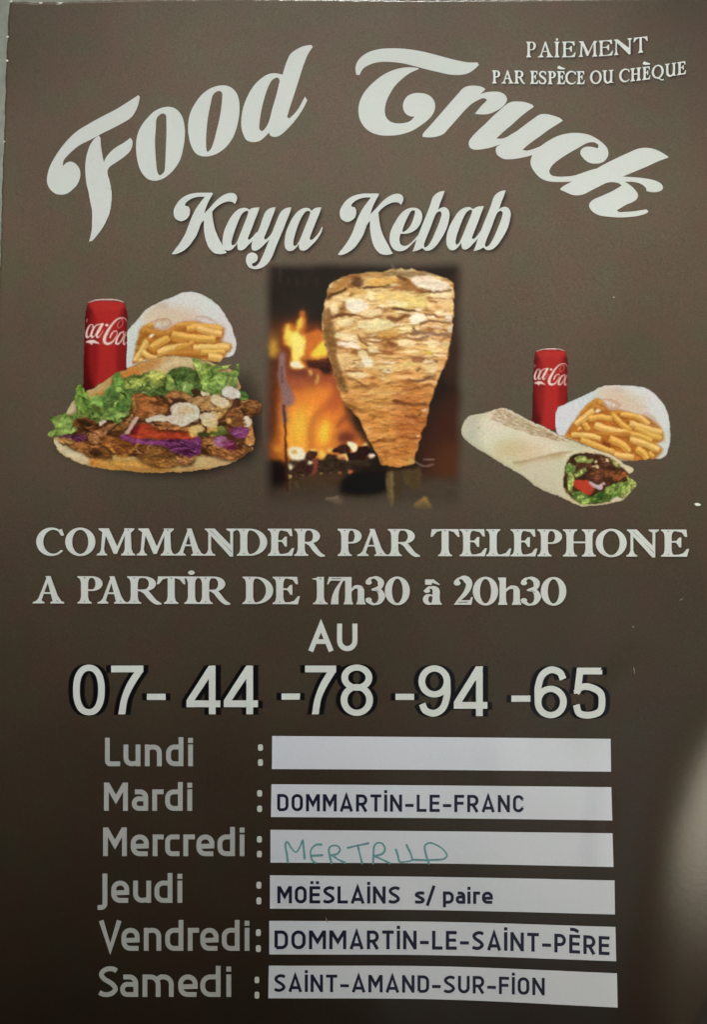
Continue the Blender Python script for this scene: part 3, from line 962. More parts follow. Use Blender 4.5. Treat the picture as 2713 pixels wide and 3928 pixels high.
DAYS = [
    ('Monday', 2939, 109, 83, [('L', 401.7, 460), ('u', 473, 538), ('n', 555, 620), ('d', 636.6, 703), ('i', 719, 742)]),
    ('Tuesday', 3110, 108, 82, [('M', 398, 490), ('a', 505, 568), ('r', 583.5, 627), ('d', 633, 700.5), ('i', 716, 739)]),
    ('Wednesday', 3284, 110, 83, [('M', 394.6, 486), ('e', 501, 570), ('r', 585, 627), ('c', 633, 688), ('r', 703, 747), ('e', 753, 822), ('d', 834, 901), ('i', 917, 940)]),
    ('Thursday', 3463, 112, 85, [('J', 373.5, 411), ('e', 426, 495), ('u', 510, 579), ('d', 592, 661), ('i', 678, 701)]),
    ('Friday', 3647, 116, 88, [('V', 379, 465), ('e', 465, 535), ('n', 551, 618), ('d', 633, 703), ('r', 720, 763), ('e', 768, 838), ('d', 850.5, 919), ('i', 936, 959)]),
    ('Saturday', 3824, 117, 86, [('S', 378, 451), ('a', 460, 529.5), ('m', 546, 666), ('e', 683, 758), ('d', 768, 846), ('i', 865, 889.5)]),
]
for nm, base, H, xh, LL in DAYS:
    flat('day_name', din_groups(LL, base, H, xh, 18.5, True), M_DAY, poster, 4)
COLONS = [(990, 1008, 2856, 2879, 2913, 2937), (987, 1005, 3032, 3055, 3091, 3114), (986, 1004, 3208, 3231, 3264, 3288),
          (984, 1002, 3383, 3408, 3443, 3468), (982, 1000, 3565, 3590, 3626, 3651), (977, 994, 3747, 3771, 3805, 3830)]
for a, b, c, d, e_, f_ in COLONS:
    rq = lambda y0, y1: outline(f'{a+3},{y0} {b-3},{y0} {b},{y0+4} {b},{y1-4} {b-3},{y1} {a+3},{y1} {a},{y1-4} {a},{y0+4}', n=2)
    flat('colon', [(rq(c, d), []), (rq(e_, f_), [])], M_GREY, poster, 4)

BARS = [(2790, (47, 35), (740, 40), (1430, 47), (1432, 181), (740, 174), (46, 170)),
        (2790, (44, 232), (740, 237), (1433, 244), (1437, 380), (740, 371), (42, 366)),
        (2790, (40, 418), (740, 424), (1438, 432), (1442, 570), (740, 556), (40, 552)),
        (3300, (38, 61), (740, 68), (1446, 82), (1448, 221), (740, 204), (38, 197)),
        (3300, (35, 247), (740, 251), (1450, 272), (1453, 412), (740, 388), (35, 384)),
        (3300, (33, 430), (740, 433), (1456, 461), (1459, 601), (740, 568), (31, 563))]
boxes = []
for y0, tl, tm, tr, br, bm, bl_ in BARS:
    f = lambda *p: open_curve([(1000 + a / 1.064, y0 + b / 1.064) for a, b in p], 10)
    boxes.append(flat('place_box', [(np.vstack([f(tl, tm, tr), f(br, bm, bl_)]), [])], M_BOX, poster, 4, grid=16))


def spread(txt, x0, x1, wid, gap):
    """lay a word out between x0 and x1 from relative letter widths"""
    tot = sum(wid.get(c, 60) for c in txt) + gap * (len(txt) - 1)
    k = (x1 - x0) / tot
    out, x = [], x0
    for c in txt:
        w = wid.get(c, 60) * k
        if c != ' ':
            out.append((c, x, x + w))
        x += w + gap * k
    return out


WD = {'D': 62, 'O': 62, 'M': 76, 'A': 72, 'R': 62, 'T': 60, 'İ': 14, 'N': 66, '-': 46, 'L': 54, 'E': 56, 'Ë': 56, 'È': 56, 'F': 54, 'C': 60, 'S': 60, 'U': 62, 'P': 60, ' ': 30,
      's': 46, '/': 46, 'p': 50, 'a': 48, 'i': 14, 'r': 34, 'e': 50}
WW = dict(WD, O=74, M=88, D=70, N=70)
k7 = lambda px: 1000 + px / 1.064
t2 = spread('DOMMARTİN-LE-FRANC', 1063.5, 2011, WD, 17)
b2 = lambda x: np.interp(x, [1060, 2011], [3111.5, 3116])
flat('place_name', din_groups(t2, b2, 66, 50, 11.5), M_NAVY, boxes[1], 6, grid=20)
t4 = spread('MOËSLAİNS', 1064, 1535, WD, 15) + [('s', 1591, 1631), ('/', 1635, 1671), ('p', 1700, 1742), ('a', 1749, 1786), ('i', 1794, 1806), ('r', 1816, 1843), ('e', 1850, 1892)]
b4 = lambda x: np.interp(x, [1060, 1900], [3465, 3467])
flat('place_name', din_groups(t4, b4, 66, 47, 12), M_NAVY, boxes[3], 6, grid=20)
t5 = spread('DOMMARTİN-LE-SAİNT-PÈRE', 1053, 2340, WW, 17)
b5 = lambda x: np.interp(x, [1053, 1500, 1850, 2130, 2345], [3641, 3641, 3644, 3653, 3664.5])
flat('place_name', din_groups(t5, b5, 72, 50, 12.6), M_NAVY, boxes[4], 6, grid=20)
t6 = spread('SAİNT-AMAND-SUR-FİON', 1052, 2091, WD, 16)
b6 = lambda x: np.interp(x, [1052, 1560, 1850, 2091], [3804, 3807.5, 3811, 3818])
flat('place_name', din_groups(t6, b6, 67, 50, 11.5), M_NAVY, boxes[5], 6, grid=20)

kH = (1596 / 750, 1030, 3170)
hand = ['158,292 150,230 138,145 150,125 190,180 225,210 255,170 280,115 285,150 290,200 295,262', '432,148 390,150 350,185 345,240 365,285 385,296', '350,240 440,235',
        '515,298 500,240 495,180 520,158 565,160 585,190 560,225 510,235', '525,238 570,270 625,296', '648,175 720,158 815,138', '730,155 745,220 765,300',
        '855,300 858,230 865,160 890,135 930,140 952,180 935,220 870,242', '870,245 930,270 990,300', '1042,190 1058,240 1072,288 1120,288 1170,275 1165,230 1128,152',
        '1180,272 1280,275 1380,272 1440,262 1458,235 1430,190 1370,150 1310,135 1278,160 1285,220 1310,302']
flat('handwriting', [(ribbon(line(t, *kH), np.interp(np.linspace(0, 1, len(line(t, *kH))), [0, .5, 1], [9, 6.2, 9]), 'round'), []) for t in hand], M_TEAL, boxes[2], 6, grid=20)


def figure(ch, x0, x1, y0, y1, t):
    """upright grotesque figures: skeletons in drawing units"""
    w, h = x1 - x0 - t, y1 - y0 - t * .92
    fx = lambda p: np.array([(x0 + t / 2 + a * w, y1 - t * .46 - b * h) for a, b in p])
    if ch == '0':
        o = arc((x0 + x1) / 2, (y0 + y1) / 2, (x1 - x0) / 2, (y1 - y0) / 2, 0, 354, 48)
        i = arc((x0 + x1) / 2, (y0 + y1) / 2, (x1 - x0) / 2 - t, (y1 - y0) / 2 - t * .92, 0, 354, 44)
        def sq(p, c, a, b, e=0.88):
            u, v = (p[:, 0] - c[0]) / a, (p[:, 1] - c[1]) / b
            return np.stack([c[0] + a * np.sign(u) * np.abs(u) ** e, c[1] + b * np.sign(v) * np.abs(v) ** e], 1)
        c = ((x0 + x1) / 2, (y0 + y1) / 2)
        return [(sq(o, c, (x1 - x0) / 2, (y1 - y0) / 2), [sq(i, c, (x1 - x0) / 2 - t, (y1 - y0) / 2 - t * .92)])]
    if ch == '8':
        cx = (x0 + x1) / 2
        ym = y0 + (y1 - y0) * .445
        rt, rb = (x1 - x0) / 2 - t * .1, (x1 - x0) / 2
        return [(arc(cx, (y0 + ym + t / 2) / 2, rt, (ym + t / 2 - y0) / 2, 0, 352, 36), [arc(cx, (y0 + ym + t / 2) / 2, rt - t, (ym + t / 2 - y0) / 2 - t * .9, 0, 352, 32)]),
                (arc(cx, (y1 + ym - t / 2) / 2, rb, (y1 - ym + t / 2) / 2, 0, 352, 36), [arc(cx, (y1 + ym - t / 2) / 2, rb - t, (y1 - ym + t / 2) / 2 - t * .9, 0, 352, 32)])]
    if ch in '69':
        cx = (x0 + x1) / 2
        hh = (y1 - y0)
        rb = hh * .315
        g = [(arc(cx, y1 - rb, (x1 - x0) / 2, rb, 0, 352, 36), [arc(cx, y1 - rb, (x1 - x0) / 2 - t, rb - t * .92, 0, 352, 32)])]
        s_ = fx([])if False else open_curve(np.array([(x1 - t * .55, y0 + hh * .245), (x1 - t * 1.0, y0 + hh * .12), (cx + t * .1, y0 + t * .46), (x0 + w * .22 + t * .4, y0 + hh * .15), (x0 + t * .55, y0 + hh * .38), (x0 + t * .5, y1 - rb)]), 7)
        g.append((ribbon(s_, t), []))
        if ch == '9':
            g = [(np.stack([2 * cx - a[:, 0], y0 + y1 - a[:, 1]], 1), [np.stack([2 * cx - b[:, 0], y0 + y1 - b[:, 1]], 1) for b in hs]) for a, hs in g]
        return g
    if ch == '7':
        W_, H_ = x1 - x0, y1 - y0
        Lc = open_curve(np.array([(x1 - t * 1.15, y0 + t * .7), (x0 + W_ * .50, y0 + H_ * .36), (x0 + W_ * .31, y0 + H_ * .68), (x0 + W_ * .22, y1)]), 8)
        Rc = open_curve(np.array([(x0 + W_ * .22 + t * 1.02, y1), (x0 + W_ * .31 + t, y0 + H_ * .68), (x0 + W_ * .50 + t * 1.05, y0 + H_ * .40), (x1, y0 + t * .85)]), 8)
        return [(pg((x0, y0), (x1, y0), (x1, y0 + t), (x0, y0 + t)), []), (np.vstack([Lc, Rc]), [])]
    if ch == '4':
        xs = x1 - (x1 - x0) * .34
        yb = y1 - (y1 - y0) * .285
        return [(pg((xs, y0), (xs + t, y0), (xs + t, y1), (xs, y1)), []), (pg((x0, yb), (x0, yb + t), (x1, yb + t), (x1, yb)), []),
                (pg((xs, y0), (xs + t * .9, y0), (xs + t * .3, y0 + t * 1.5), (x0 + t * 1.15, yb + 1), (x0, yb + t), (x0, yb)), [])]
    if ch == '5':
        hh = y1 - y0
        cx = (x0 + x1) / 2
        return [(pg((x0 + (x1 - x0) * .15, y0), (x1 - t * .45, y0), (x1 - t * .45, y0 + t), (x0 + (x1 - x0) * .15, y0 + t)), []),
                (pg((x0 + (x1 - x0) * .13, y0), (x0 + (x1 - x0) * .13 + t, y0), (x0 + t * 1.15, y0 + hh * .50), (x0 + t * .15, y0 + hh * .52)), []),
                (ribbon(open_curve(np.array([(x0 + t * .5, y0 + hh * .50), (x0 + w * .28, y0 + hh * .40), (x0 + w * .62, y0 + hh * .38), (x1 - t * .75, y0 + hh * .50), (x1 - t * .5, y0 + hh * .68), (x1 - t * .8, y0 + hh * .86), (cx + t * .1, y1 - t * .46), (x0 + t * .95, y0 + hh * .90), (x0 + t * .5, y0 + hh * .735)]), 7), t), [])]
    if ch == '-':
        return [(pg((x0, y0), (x1, y0), (x1, y1), (x0, y1)), [])]


FIG = [('07-', [('0', 279, 401.5, 2549.5, 2744), ('7', 425.6, 549.6, 2553, 2740), ('-', 563, 634.6, 2661, 2685)]),
       ('44', [('4', 715, 845, 2553, 2740), ('4', 858, 989.5, 2553, 2740)]),
       ('-78', [('-', 1080, 1151, 2660, 2684), ('7', 1170, 1290, 2553, 2740), ('8', 1307, 1431.6, 2549, 2746)]),
       ('-94', [('-', 1518, 1589.5, 2661, 2685), ('9', 1606, 1729, 2552, 2748), ('4', 1742, 1871, 2556, 2747)]),
       ('-65', [('-', 1963, 2036, 2668, 2692), ('6', 2052, 2176, 2557, 2755), ('5', 2199, 2324, 2561, 2755)])]
for nm, LL in FIG:
    g = []
    for it in LL:
        g += figure(*it, 26)
    o = flat('phone_digits', g, M_WHITE, poster, 5)
    sh = []
    g = []
    for c_, a_, b_, d_, e_ in LL:
        g += figure(c_, a_ - 1.5, b_ + 1.5, d_ - 1.5, e_ + 1.5, 29)
    for dx in (-17, 17):
        sh += [(a + np.array([dx, 0]), [b + np.array([dx, 0]) for b in hs]) for a, hs in g]
    flat('digit_shadow', sh, M_BLACK, o, 3)

tA = 19.5
au = [(ribbon(pg((1192, 2498), (1231.5, 2400), (1271, 2498)), tA), []), (pg((1208, 2452), (1254, 2452), (1254, 2470), (1208, 2470)), []),
      (ribbon(np.vstack([pg((1303, 2392)), arc(1332.5, 2457, 29.5, 31, 180, 0, 16), pg((1362, 2392))]), tA), [])]
flat('phone_intro', au, M_WHITE, poster, 4)


# ------------------------------------------------------------------ printed pictures
# each picture is inked on a fine grid of the sheet and then cut into its printed parts
class Picture:
    def __init__(self, x0, y0, x1, y1, step=3.0):
        self.st = step
        self.gx = np.arange(x0, x1 + step, step)
        self.gy = np.arange(y0, y1 + step, step)
        self.X, self.Y = np.meshgrid(self.gx, self.gy)
        self.rgb = np.zeros(self.X.shape + (3,))
        self.al = np.zeros(self.X.shape)
        self.lab = np.zeros(self.X.shape, int)
        self.names = ['']
        self.gain = 1.0

    def _lab(self, name):
        if name is None:
            return None
        self.names.append(name)
        return len(self.names) - 1

    def _win(self, A, m):
        i0 = int(np.searchsorted(self.gx, A[:, 0].min() - m))
        i1 = int(np.searchsorted(self.gx, A[:, 0].max() + m)) + 1
        j0 = int(np.searchsorted(self.gy, A[:, 1].min() - m))
        j1 = int(np.searchsorted(self.gy, A[:, 1].max() + m)) + 1
        return slice(max(0, j0), j1), slice(max(0, i0), i1)

    def put(self, A, col, soft=2.0, a=1.0, lab=None, grow=True, tex=0.0, ts=(14, 9), seed=0, only=None, col2=None, grad=None):
        """lay ink over outline A (array in drawing units); col2+grad=(x0,y0,x1,y1) for a blend across it"""
        w = self._win(A, 3 * soft + 6)
        X, Y = self.X[w], self.Y[w]
        if X.size == 0:
            return
        o = self.st / 4
        m = (inside(A, X - o, Y - o).astype(float) + inside(A, X + o, Y - o) + inside(A, X - o, Y + o) + inside(A, X + o, Y + o)) / 4
        m = blur(m, soft / self.st)
        if only is not None:
            ids = [i for i, n in enumerate(self.names) if n in only]
            m = m * np.isin(self.lab[w], ids)
        if not grow:
            m = m * (self.al[w] > 0.5)
        c = np.asarray(col, float) / 255.0
        c = np.broadcast_to(c, X.shape + (3,)).copy()
        if col2 is not None:
            x0, y0, x1, y1 = grad
            t = np.clip(((X - x0) * (x1 - x0) + (Y - y0) * (y1 - y0)) / ((x1 - x0) ** 2 + (y1 - y0) ** 2), 0, 1)[..., None]
            c = c * (1 - t) + np.asarray(col2, float) / 255.0 * t
        if tex:
            n = vnoise(X, Y, ts[0], ts[1], seed, 3)
            c = c * (1 + tex * 2 * (n - 0.5))[..., None]
        k = (m * a)[..., None]
        self.rgb[w] = self.rgb[w] * (1 - k) + c * k
        if grow:
            self.al[w] = np.maximum(self.al[w], m)
        L = self._lab(lab)
        if L is not None:
            l_ = self.lab[w]
            l_[m > 0.5] = L
            self.lab[w] = l_

    def poly(self, txt, kr, col, rag=0.0, rs=9.0, **kw):
        A = outline(txt, *kr)
        if rag:
            A = ragged(A, rag, rs, kw.get('seed', 0) + len(self.names))
        self.put(A, col, **kw)

    def ell(self, cx, cy, rx, ry, kr, col, rot=0.0, rag=0.0, **kw):
        t = np.linspace(0, 2 * np.pi, 28, endpoint=False)
        c, s = math.cos(math.radians(rot)), math.sin(math.radians(rot))
        u, v = rx * np.cos(t), ry * np.sin(t)
        A = np.stack([kr[1] + (cx + u * c - v * s) / kr[0], kr[2] + (cy + u * s + v * c) / kr[0]], 1)
        if rag:
            A = ragged(A, rag, 10, int(cx + cy))
        self.put(A, col, **kw)

    def line(self, txt, kr, w, col, **kw):
        P = line(txt, *kr)
        if isinstance(w, (tuple, list)):
            w = np.interp(np.linspace(0, 1, len(P)), np.linspace(0, 1, len(w)), w)
        self.put(ribbon(P, np.asarray(w) / kr[0], 'round'), col, **kw)

    def crumple(self, amp, scale, seed=0):
        """shift the inked grid by a small noise so no outline stays smooth"""
        dx = (vnoise(self.X, self.Y, scale, scale, seed, 2) - .5) * 2 * amp / self.st
        dy = (vnoise(self.X, self.Y, scale, scale, seed + 50, 2) - .5) * 2 * amp / self.st
        ny, nx = self.X.shape
        J, I = np.mgrid[0:ny, 0:nx]
        fj, fi = np.clip(J + dy, 0, ny - 1.001), np.clip(I + dx, 0, nx - 1.001)
        j0, i0 = fj.astype(int), fi.astype(int)
        v, u = fj - j0, fi - i0

        def samp(a):
            if a.ndim == 3:
                vv, uu = v[..., None], u[..., None]
            else:
                vv, uu = v, u
            return (a[j0, i0] * (1 - uu) + a[j0, i0 + 1] * uu) * (1 - vv) + (a[j0 + 1, i0] * (1 - uu) + a[j0 + 1, i0 + 1] * uu) * vv
        self.rgb, self.al = samp(self.rgb), samp(self.al)
        self.lab = self.lab[np.round(fj).astype(int), np.round(fi).astype(int)]

    def relish(self, names, amp, sx, sy, seed=0, sharp=1.6, dark=None, light=None):
        """fine ridged mottling inside some printed parts"""
        ids = [i for i, n in enumerate(self.names) if n in names]
        m = np.isin(self.lab, ids)
        wx = (vnoise(self.X, self.Y, 26, 26, seed + 7, 2) - .5) * 30
        n = vnoise(self.X + wx, self.Y - wx * .7, sx, sy, seed, 3)
        r = 1 - np.abs(2 * n - 1)
        r = np.clip((r - .62) / .38, 0, 1) ** sharp
        n2 = vnoise(self.X - wx, self.Y + wx, sx * .8, sy * .8, seed + 3, 3)
        r2 = np.clip((1 - np.abs(2 * n2 - 1) - .66) / .34, 0, 1) ** sharp
        k1, k2 = (r * amp * m)[..., None], (r2 * amp * m)[..., None]
        dk = self.rgb * .42 if dark is None else np.asarray(dark) / 255.0
        self.rgb = self.rgb * (1 - k1) + dk * k1
        lt = np.minimum(1, self.rgb * 1.45 + .04) if light is None else np.asarray(light) / 255.0
        self.rgb = self.rgb * (1 - k2) + lt * k2

    def print_parts(self, base, parent, layer, labels=None, thr=0.5, fade=None):
        """cut the inked grid into meshes: base = the part itself, every other name = a sub-part"""
        ny, nx = self.X.shape
        ids = np.arange(nx * ny).reshape(ny, nx)
        q = np.stack([ids[:-1, :-1], ids[1:, :-1], ids[1:, 1:], ids[:-1, 1:]], -1).reshape(-1, 4)
        al = self.al.ravel()
        q = q[al[q].mean(axis=1) > thr]
        lab = self.lab.ravel()[q].max(axis=1)
        lin_rgb = lin(np.clip(self.rgb, 0, 1))
        alb = np.clip((lin_rgb - 0.006) / 1.04, 0.0015, 0.85) * self.gain
        if fade is not None:
            k = fade(self.X, self.Y)[..., None]
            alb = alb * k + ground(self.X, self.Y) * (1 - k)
        alb = alb.reshape(-1, 3)
        xs, ys = self.X.ravel(), self.Y.ravel()
        root = None
        for L in [0] + sorted(set(lab.tolist()) - {0}):
            sel = q[lab == L]
            if L == 0 or len(sel) < 3:
                if L:
                    continue
                if len(sel) == 0:
                    sel = q[:1]
            used, inv = np.unique(sel, return_inverse=True)
            nm = base if L == 0 else self.names[L]
            o = ink_mesh(nm, xs[used], ys[used], inv.reshape(-1, 4), alb[used], parent if L == 0 else root, layer,
                         (labels or {}).get(nm))
            if L == 0:
                root = o
        return root


def ragged(A, amp, scale, seed=0):
    d = np.linalg.norm(np.diff(np.vstack([A, A[:1]]), axis=0), axis=1)
    n = max(24, int(d.sum() / 4.0))
    s = np.concatenate([[0], np.cumsum(d)])
    t = np.linspace(0, s[-1], n, endpoint=False)
    B = np.vstack([A, A[:1]])
    P = np.stack([np.interp(t, s, B[:, 0]), np.interp(t, s, B[:, 1])], 1)
    r = np.random.default_rng(seed + 5)
    T = np.roll(P, -1, 0) - np.roll(P, 1, 0)
    T /= np.maximum(1e-6, np.linalg.norm(T, axis=1))[:, None]
    z = r.normal(size=n)
    k = max(1, int(scale / 4))
    z = np.convolve(np.concatenate([z[-k:], z, z[:k]]), np.ones(2 * k + 1) / (2 * k + 1), 'same')[k:-k] * math.sqrt(2 * k + 1)
    return P + np.stack([-T[:, 1], T[:, 0]], 1) * (z * amp)[:, None]


# ---- the kebab on its spit beside the fire
k4 = (1596 / 900, 960, 960)
k3 = (1596 / 340, 990, 1140)
k5 = (2.85, 1220, 1000)
k6 = (2.85, 1220, 1400)
kc = (1596 / 490, 990, 1500)
p = Picture(985, 985, 1800, 1985, 3.0)
p.gain = 1.14
full = np.array([(985, 985), (1803, 985), (1803, 1988), (985, 1988)], float)
p.put(full, (34, 28, 24), soft=0)
p.put(full, (34, 28, 24), soft=0, tex=0.25, ts=(120, 160), seed=3)
# side glow and dark backdrop
p.poly('90,760 240,760 245,1460 120,1460', k4, (82, 42, 24), soft=22, tex=.15)
p.poly('90,480 220,480 230,740 110,740', k4, (70, 38, 22), soft=22)
p.ell(160, 640, 60, 90, k4, (122, 82, 38), soft=16)
p.ell(155, 670, 34, 60, k4, (185, 140, 50), soft=10)
p.poly('120,1290 240,1290 244,1440 140,1440', k4, (150, 82, 34), soft=16)
p.ell(200, 1350, 40, 22, k4, (205, 140, 55), soft=8)
p.ell(215, 1405, 26, 16, k4, (190, 115, 40), soft=7)
p.poly('100,1450 245,1450 250,1730 110,1730', k4, (27, 20, 18), soft=9)
p.poly('1150,1300 1440,900 1450,1560 1180,1600', k4, (56, 30, 22), soft=30)
p.poly('1270,1360 1420,1300 1430,1580 1260,1560', k4, (74, 42, 26), soft=26)
p.poly('1380,150 1440,150 1440,900 1330,900', k4, (50, 34, 27), soft=14)
for x_, y_, w_ in ((255, 215, 9), (315, 220, 11), (370, 215, 8), (450, 215, 9)):
    p.line(f'{x_},{y_-25} {x_+4},{y_+20}', k4, w_, (62, 45, 36), soft=4, a=.6)
p.line('200,60 205,220', k4, 12, (66, 54, 47), soft=4, a=.6)
# the fire
p.poly('250,800 520,740 600,900 640,1040 700,1200 800,1330 780,1420 262,1440', k4, (190, 100, 44), soft=14, lab='fire', tex=.12, ts=(60, 110))
p.poly('270,1040 560,930 600,1100 560,1380 270,1400', k4, (216, 126, 50), soft=24)
p.poly('280,1080 420,1060 410,1400 268,1400', k4, (228, 156, 58), soft=20, tex=.1, ts=(30, 100))
p.ell(335, 1220, 40, 110, k4, (232, 178, 64), soft=16)
p.ell(505, 1240, 34, 95, k4, (234, 184, 60), rot=8, soft=13)
p.ell(500, 1250, 18, 60, k4, (226, 190, 66), rot=8, soft=7)
p.line('420,1390 410,1240 440,1140 520,1060 590,960', k4, (30, 40, 46, 50, 46), (168, 86, 44), soft=10, a=.7)
p.line('590,900 600,1000 560,1080', k4, 50, (150, 66, 40), soft=13, a=.75)
p.ell(655, 1275, 70, 42, k4, (104, 48, 36), soft=11)
p.line('600,1200 640,1150 690,1120', k4, 26, (112, 52, 36), soft=8, a=.8)
p.line('580,1360 590,1250 640,1180', k4, 18, (196, 120, 60), soft=7, a=.6)
p.poly('500,1270 560,1240 900,1260 1340,1380 1480,1560 1120,1560 500,1640 490,1400', k3, (140, 70, 44), soft=14, tex=.2, ts=(22, 30))
p.poly('500,1280 880,1290 900,1400 560,1420', k3, (108, 54, 40), soft=8)
p.poly('870,1150 1000,1105 1260,1125 1330,1380 1180,1380 1090,1300 940,1270', k3, (58, 28, 18), soft=5, rag=1.2, lab='log', tex=.3)
p.line('930,1330 960,1390', k3, 40, (214, 180, 100), soft=4, lab='spark')
p.line('1075,1410 1055,1540', k3, 38, (216, 176, 80), soft=4, lab='spark')
# the tall flame
p.poly('455,450 700,380 800,230 870,400 860,480 1170,500 1180,700 1250,1100 760,1130 590,1260 470,1280', k3, (112, 54, 26), soft=14)
p.poly('470,520 560,470 690,520 780,250 815,240 862,380 840,560 820,660 1160,600 1240,1080 770,1110 860,1250 590,1270 600,900 480,850', k3, (190, 104, 42), soft=6, lab='flame', tex=.1, ts=(18, 30))
p.poly('475,760 500,560 540,480 600,610 690,610 715,440 760,360 800,380 780,520 740,600 745,680 840,740 850,900 830,1040 750,1100 800,1200 855,1250 640,1272 590,1210 612,1100 610,950 560,870 465,828 560,780', k3, (222, 192, 78), soft=5)
p.poly('590,680 720,660 830,760 830,980 720,1090 640,1130 640,940 590,820', k3, (229, 212, 112), soft=6)
p.poly('595,1180 700,1140 760,1200 840,1245 660,1268 590,1225', k3, (222, 214, 190), soft=3)
p.poly('950,1060 1040,930 1170,785 1235,1055 1030,1085', k3, (222, 196, 66), soft=4, lab='flame')
p.line('770,1100 900,1105 1020,1085 1240,1070', k3, 22, (205, 140, 60), soft=4)
p.line('900,700 900,900 880,1060', k3, 60, (176, 90, 42), soft=8, a=.6)
# coals and their tray
p.poly('380,880 560,840 800,860 1100,820 1420,900 1190,1060 380,1110', kc, (52, 40, 30), soft=6, tex=.3)
p.poly('385,720 500,690 560,720 600,800 560,870 400,830', kc, (226, 218, 190), soft=4)
p.ell(450, 760, 40, 28, kc, (205, 165, 90), soft=4)
p.ell(410, 950, 36, 42, kc, (228, 214, 170), soft=5)
p.ell(690, 740, 46, 20, kc, (226, 196, 120), soft=4)
p.ell(800, 790, 46, 55, kc, (226, 190, 90), soft=6)
p.ell(905, 740, 36, 26, kc, (226, 190, 100), soft=5)
p.poly('1110,640 1180,640 1250,690 1210,770 1170,740', kc, (226, 214, 180), soft=2.5)
p.ell(1335, 670, 26, 26, kc, (226, 196, 130), soft=3)
p.poly('590,790 640,755 740,765 745,800 690,850 620,860', kc, (56, 32, 26), rag=1, soft=2, lab='coal', tex=.3)
p.poly('930,750 1000,690 1100,670 1160,720 1150,770 1010,775', kc, (52, 28, 24), rag=1.2, soft=2, lab='coal', tex=.35)
p.poly('840,840 880,790 990,800 1000,880 900,905', kc, (58, 42, 32), rag=1, soft=2.2, lab='coal', tex=.3)
p.poly('980,830 1080,780 1120,800 1118,890 1090,860', kc, (222, 188, 120), soft=2.5)
p.poly('1000,830 1080,820 1080,885 1000,890', kc, (160, 82, 50), soft=3)
p.poly('1120,770 1200,770 1300,680 1430,760 1360,840 1130,850', kc, (38, 20, 18), rag=1.2, soft=2, lab='coal', tex=.3)
p.ell(1425, 810, 44, 24, kc, (228, 208, 180), rot=-18, soft=2.5, lab='ember')
p.poly('470,930 560,875 680,890 700,1000 640,1070 400,1080', kc, (54, 34, 28), rag=1.2, soft=2.5, lab='coal', tex=.3)
p.poly('740,870 900,850 1120,880 1130,990 900,1010 760,990', kc, (50, 38, 28), rag=1.2, soft=2.5, lab='coal', tex=.3)
p.ell(660, 890, 34, 24, kc, (226, 210, 170), soft=3)
p.poly('700,860 750,870 740,1000 680,1090 640,1085 690,980', kc, (124, 62, 48), soft=3, tex=.15)
p.ell(670, 1060, 28, 26, kc, (178, 92, 62), soft=4)
for x_, y_, r_, c_ in ((555, 1055, 16, (226, 196, 120)), (790, 1035, 24, (222, 176, 120)), (910, 1022, 16, (150, 84, 58)), (1022, 1030, 20, (186, 108, 66)), (1150, 1005, 30, (196, 110, 70)), (400, 1072, 24, (220, 190, 110))):
    p.ell(x_, y_, r_, r_ * .8, kc, c_, soft=2.5, lab='ember')
p.poly('380,1100 1160,1070 1060,1160 1010,1260 1040,1330 1000,1400 360,1440', kc, (66, 48, 34), soft=8, tex=.15, ts=(40, 14))
p.line('560,1160 900,1150', kc, 12, (80, 62, 50), soft=4, a=.6)
p.line('400,1130 380,1320', kc, 26, (96, 76, 46), soft=4)
p.line('470,1140 500,1220', kc, 30, (100, 80, 50), soft=4)
p.poly('1060,1130 1180,1030 1900,1010 2000,1260 1300,1310 1040,1310 1000,1240', kc, (22, 18, 16), soft=8)
p.poly('110,1640 620,1600 1440,1570 1480,1780 100,1800', k4, (66, 56, 46), soft=18, tex=.1, ts=(60, 16))
p.poly('640,1560 920,1540 930,1640 620,1650', k4, (20, 17, 15), soft=10)
p.poly('840,1345 1010,1320 1050,1370 1080,1400 960,1420 900,1370', kc, (104, 90, 74), soft=5)
p.line('850,1340 1000,1325', kc, 12, (150, 130, 110), soft=2.5)
# uprights of the grill glass
p.poly('205,690 232,690 240,830 250,915 275,925 290,1050 245,1062 250,1150 240,1180 226,1180 214,1000 205,920 190,880 195,780', k4, (128, 98, 96), soft=6, lab='glass_edge', tex=.12)
p.line('215,790 218,900', k4, 14, (92, 68, 66), soft=2.5)
p.line('228,1060 240,1250 246,1470 250,1640', k4, (14, 12, 14, 12), (58, 30, 28), soft=2.5)
# spit below the meat
p.poly('940,1470 1010,1470 1012,1750 958,1750', k4, (92, 74, 48), soft=3, lab='spit_rod', col2=(62, 50, 34), grad=(1500, 1800, 1520, 1800), tex=.1)
p.line('962,1500 968,1740', k4, 12, (118, 98, 66), soft=2.5)
p.poly('1030,1480 1155,1480 1150,1620 1100,1625 1040,1570', k4, (74, 58, 38), soft=4, tex=.15)
p.line('1120,1440 1180,1470 1250,1455', k4, 12, (112, 92, 80), soft=2.2, lab='handle')
p.line('1185,1428 1250,1420', k4, 9, (140, 112, 102), soft=2, lab='handle')
p.poly('1110,1740 1150,1700 1195,1680 1230,1720 1240,1760 1160,1765', k4, (136, 106, 58), rag=1, soft=2.5, lab='meat_scrap', tex=.2)
p.ell(900, 1745, 30, 10, k4, (96, 78, 64), soft=3, a=.7)
p.line('700,1475 900,1490 1130,1470', k4, 26, (34, 24, 18), soft=5)
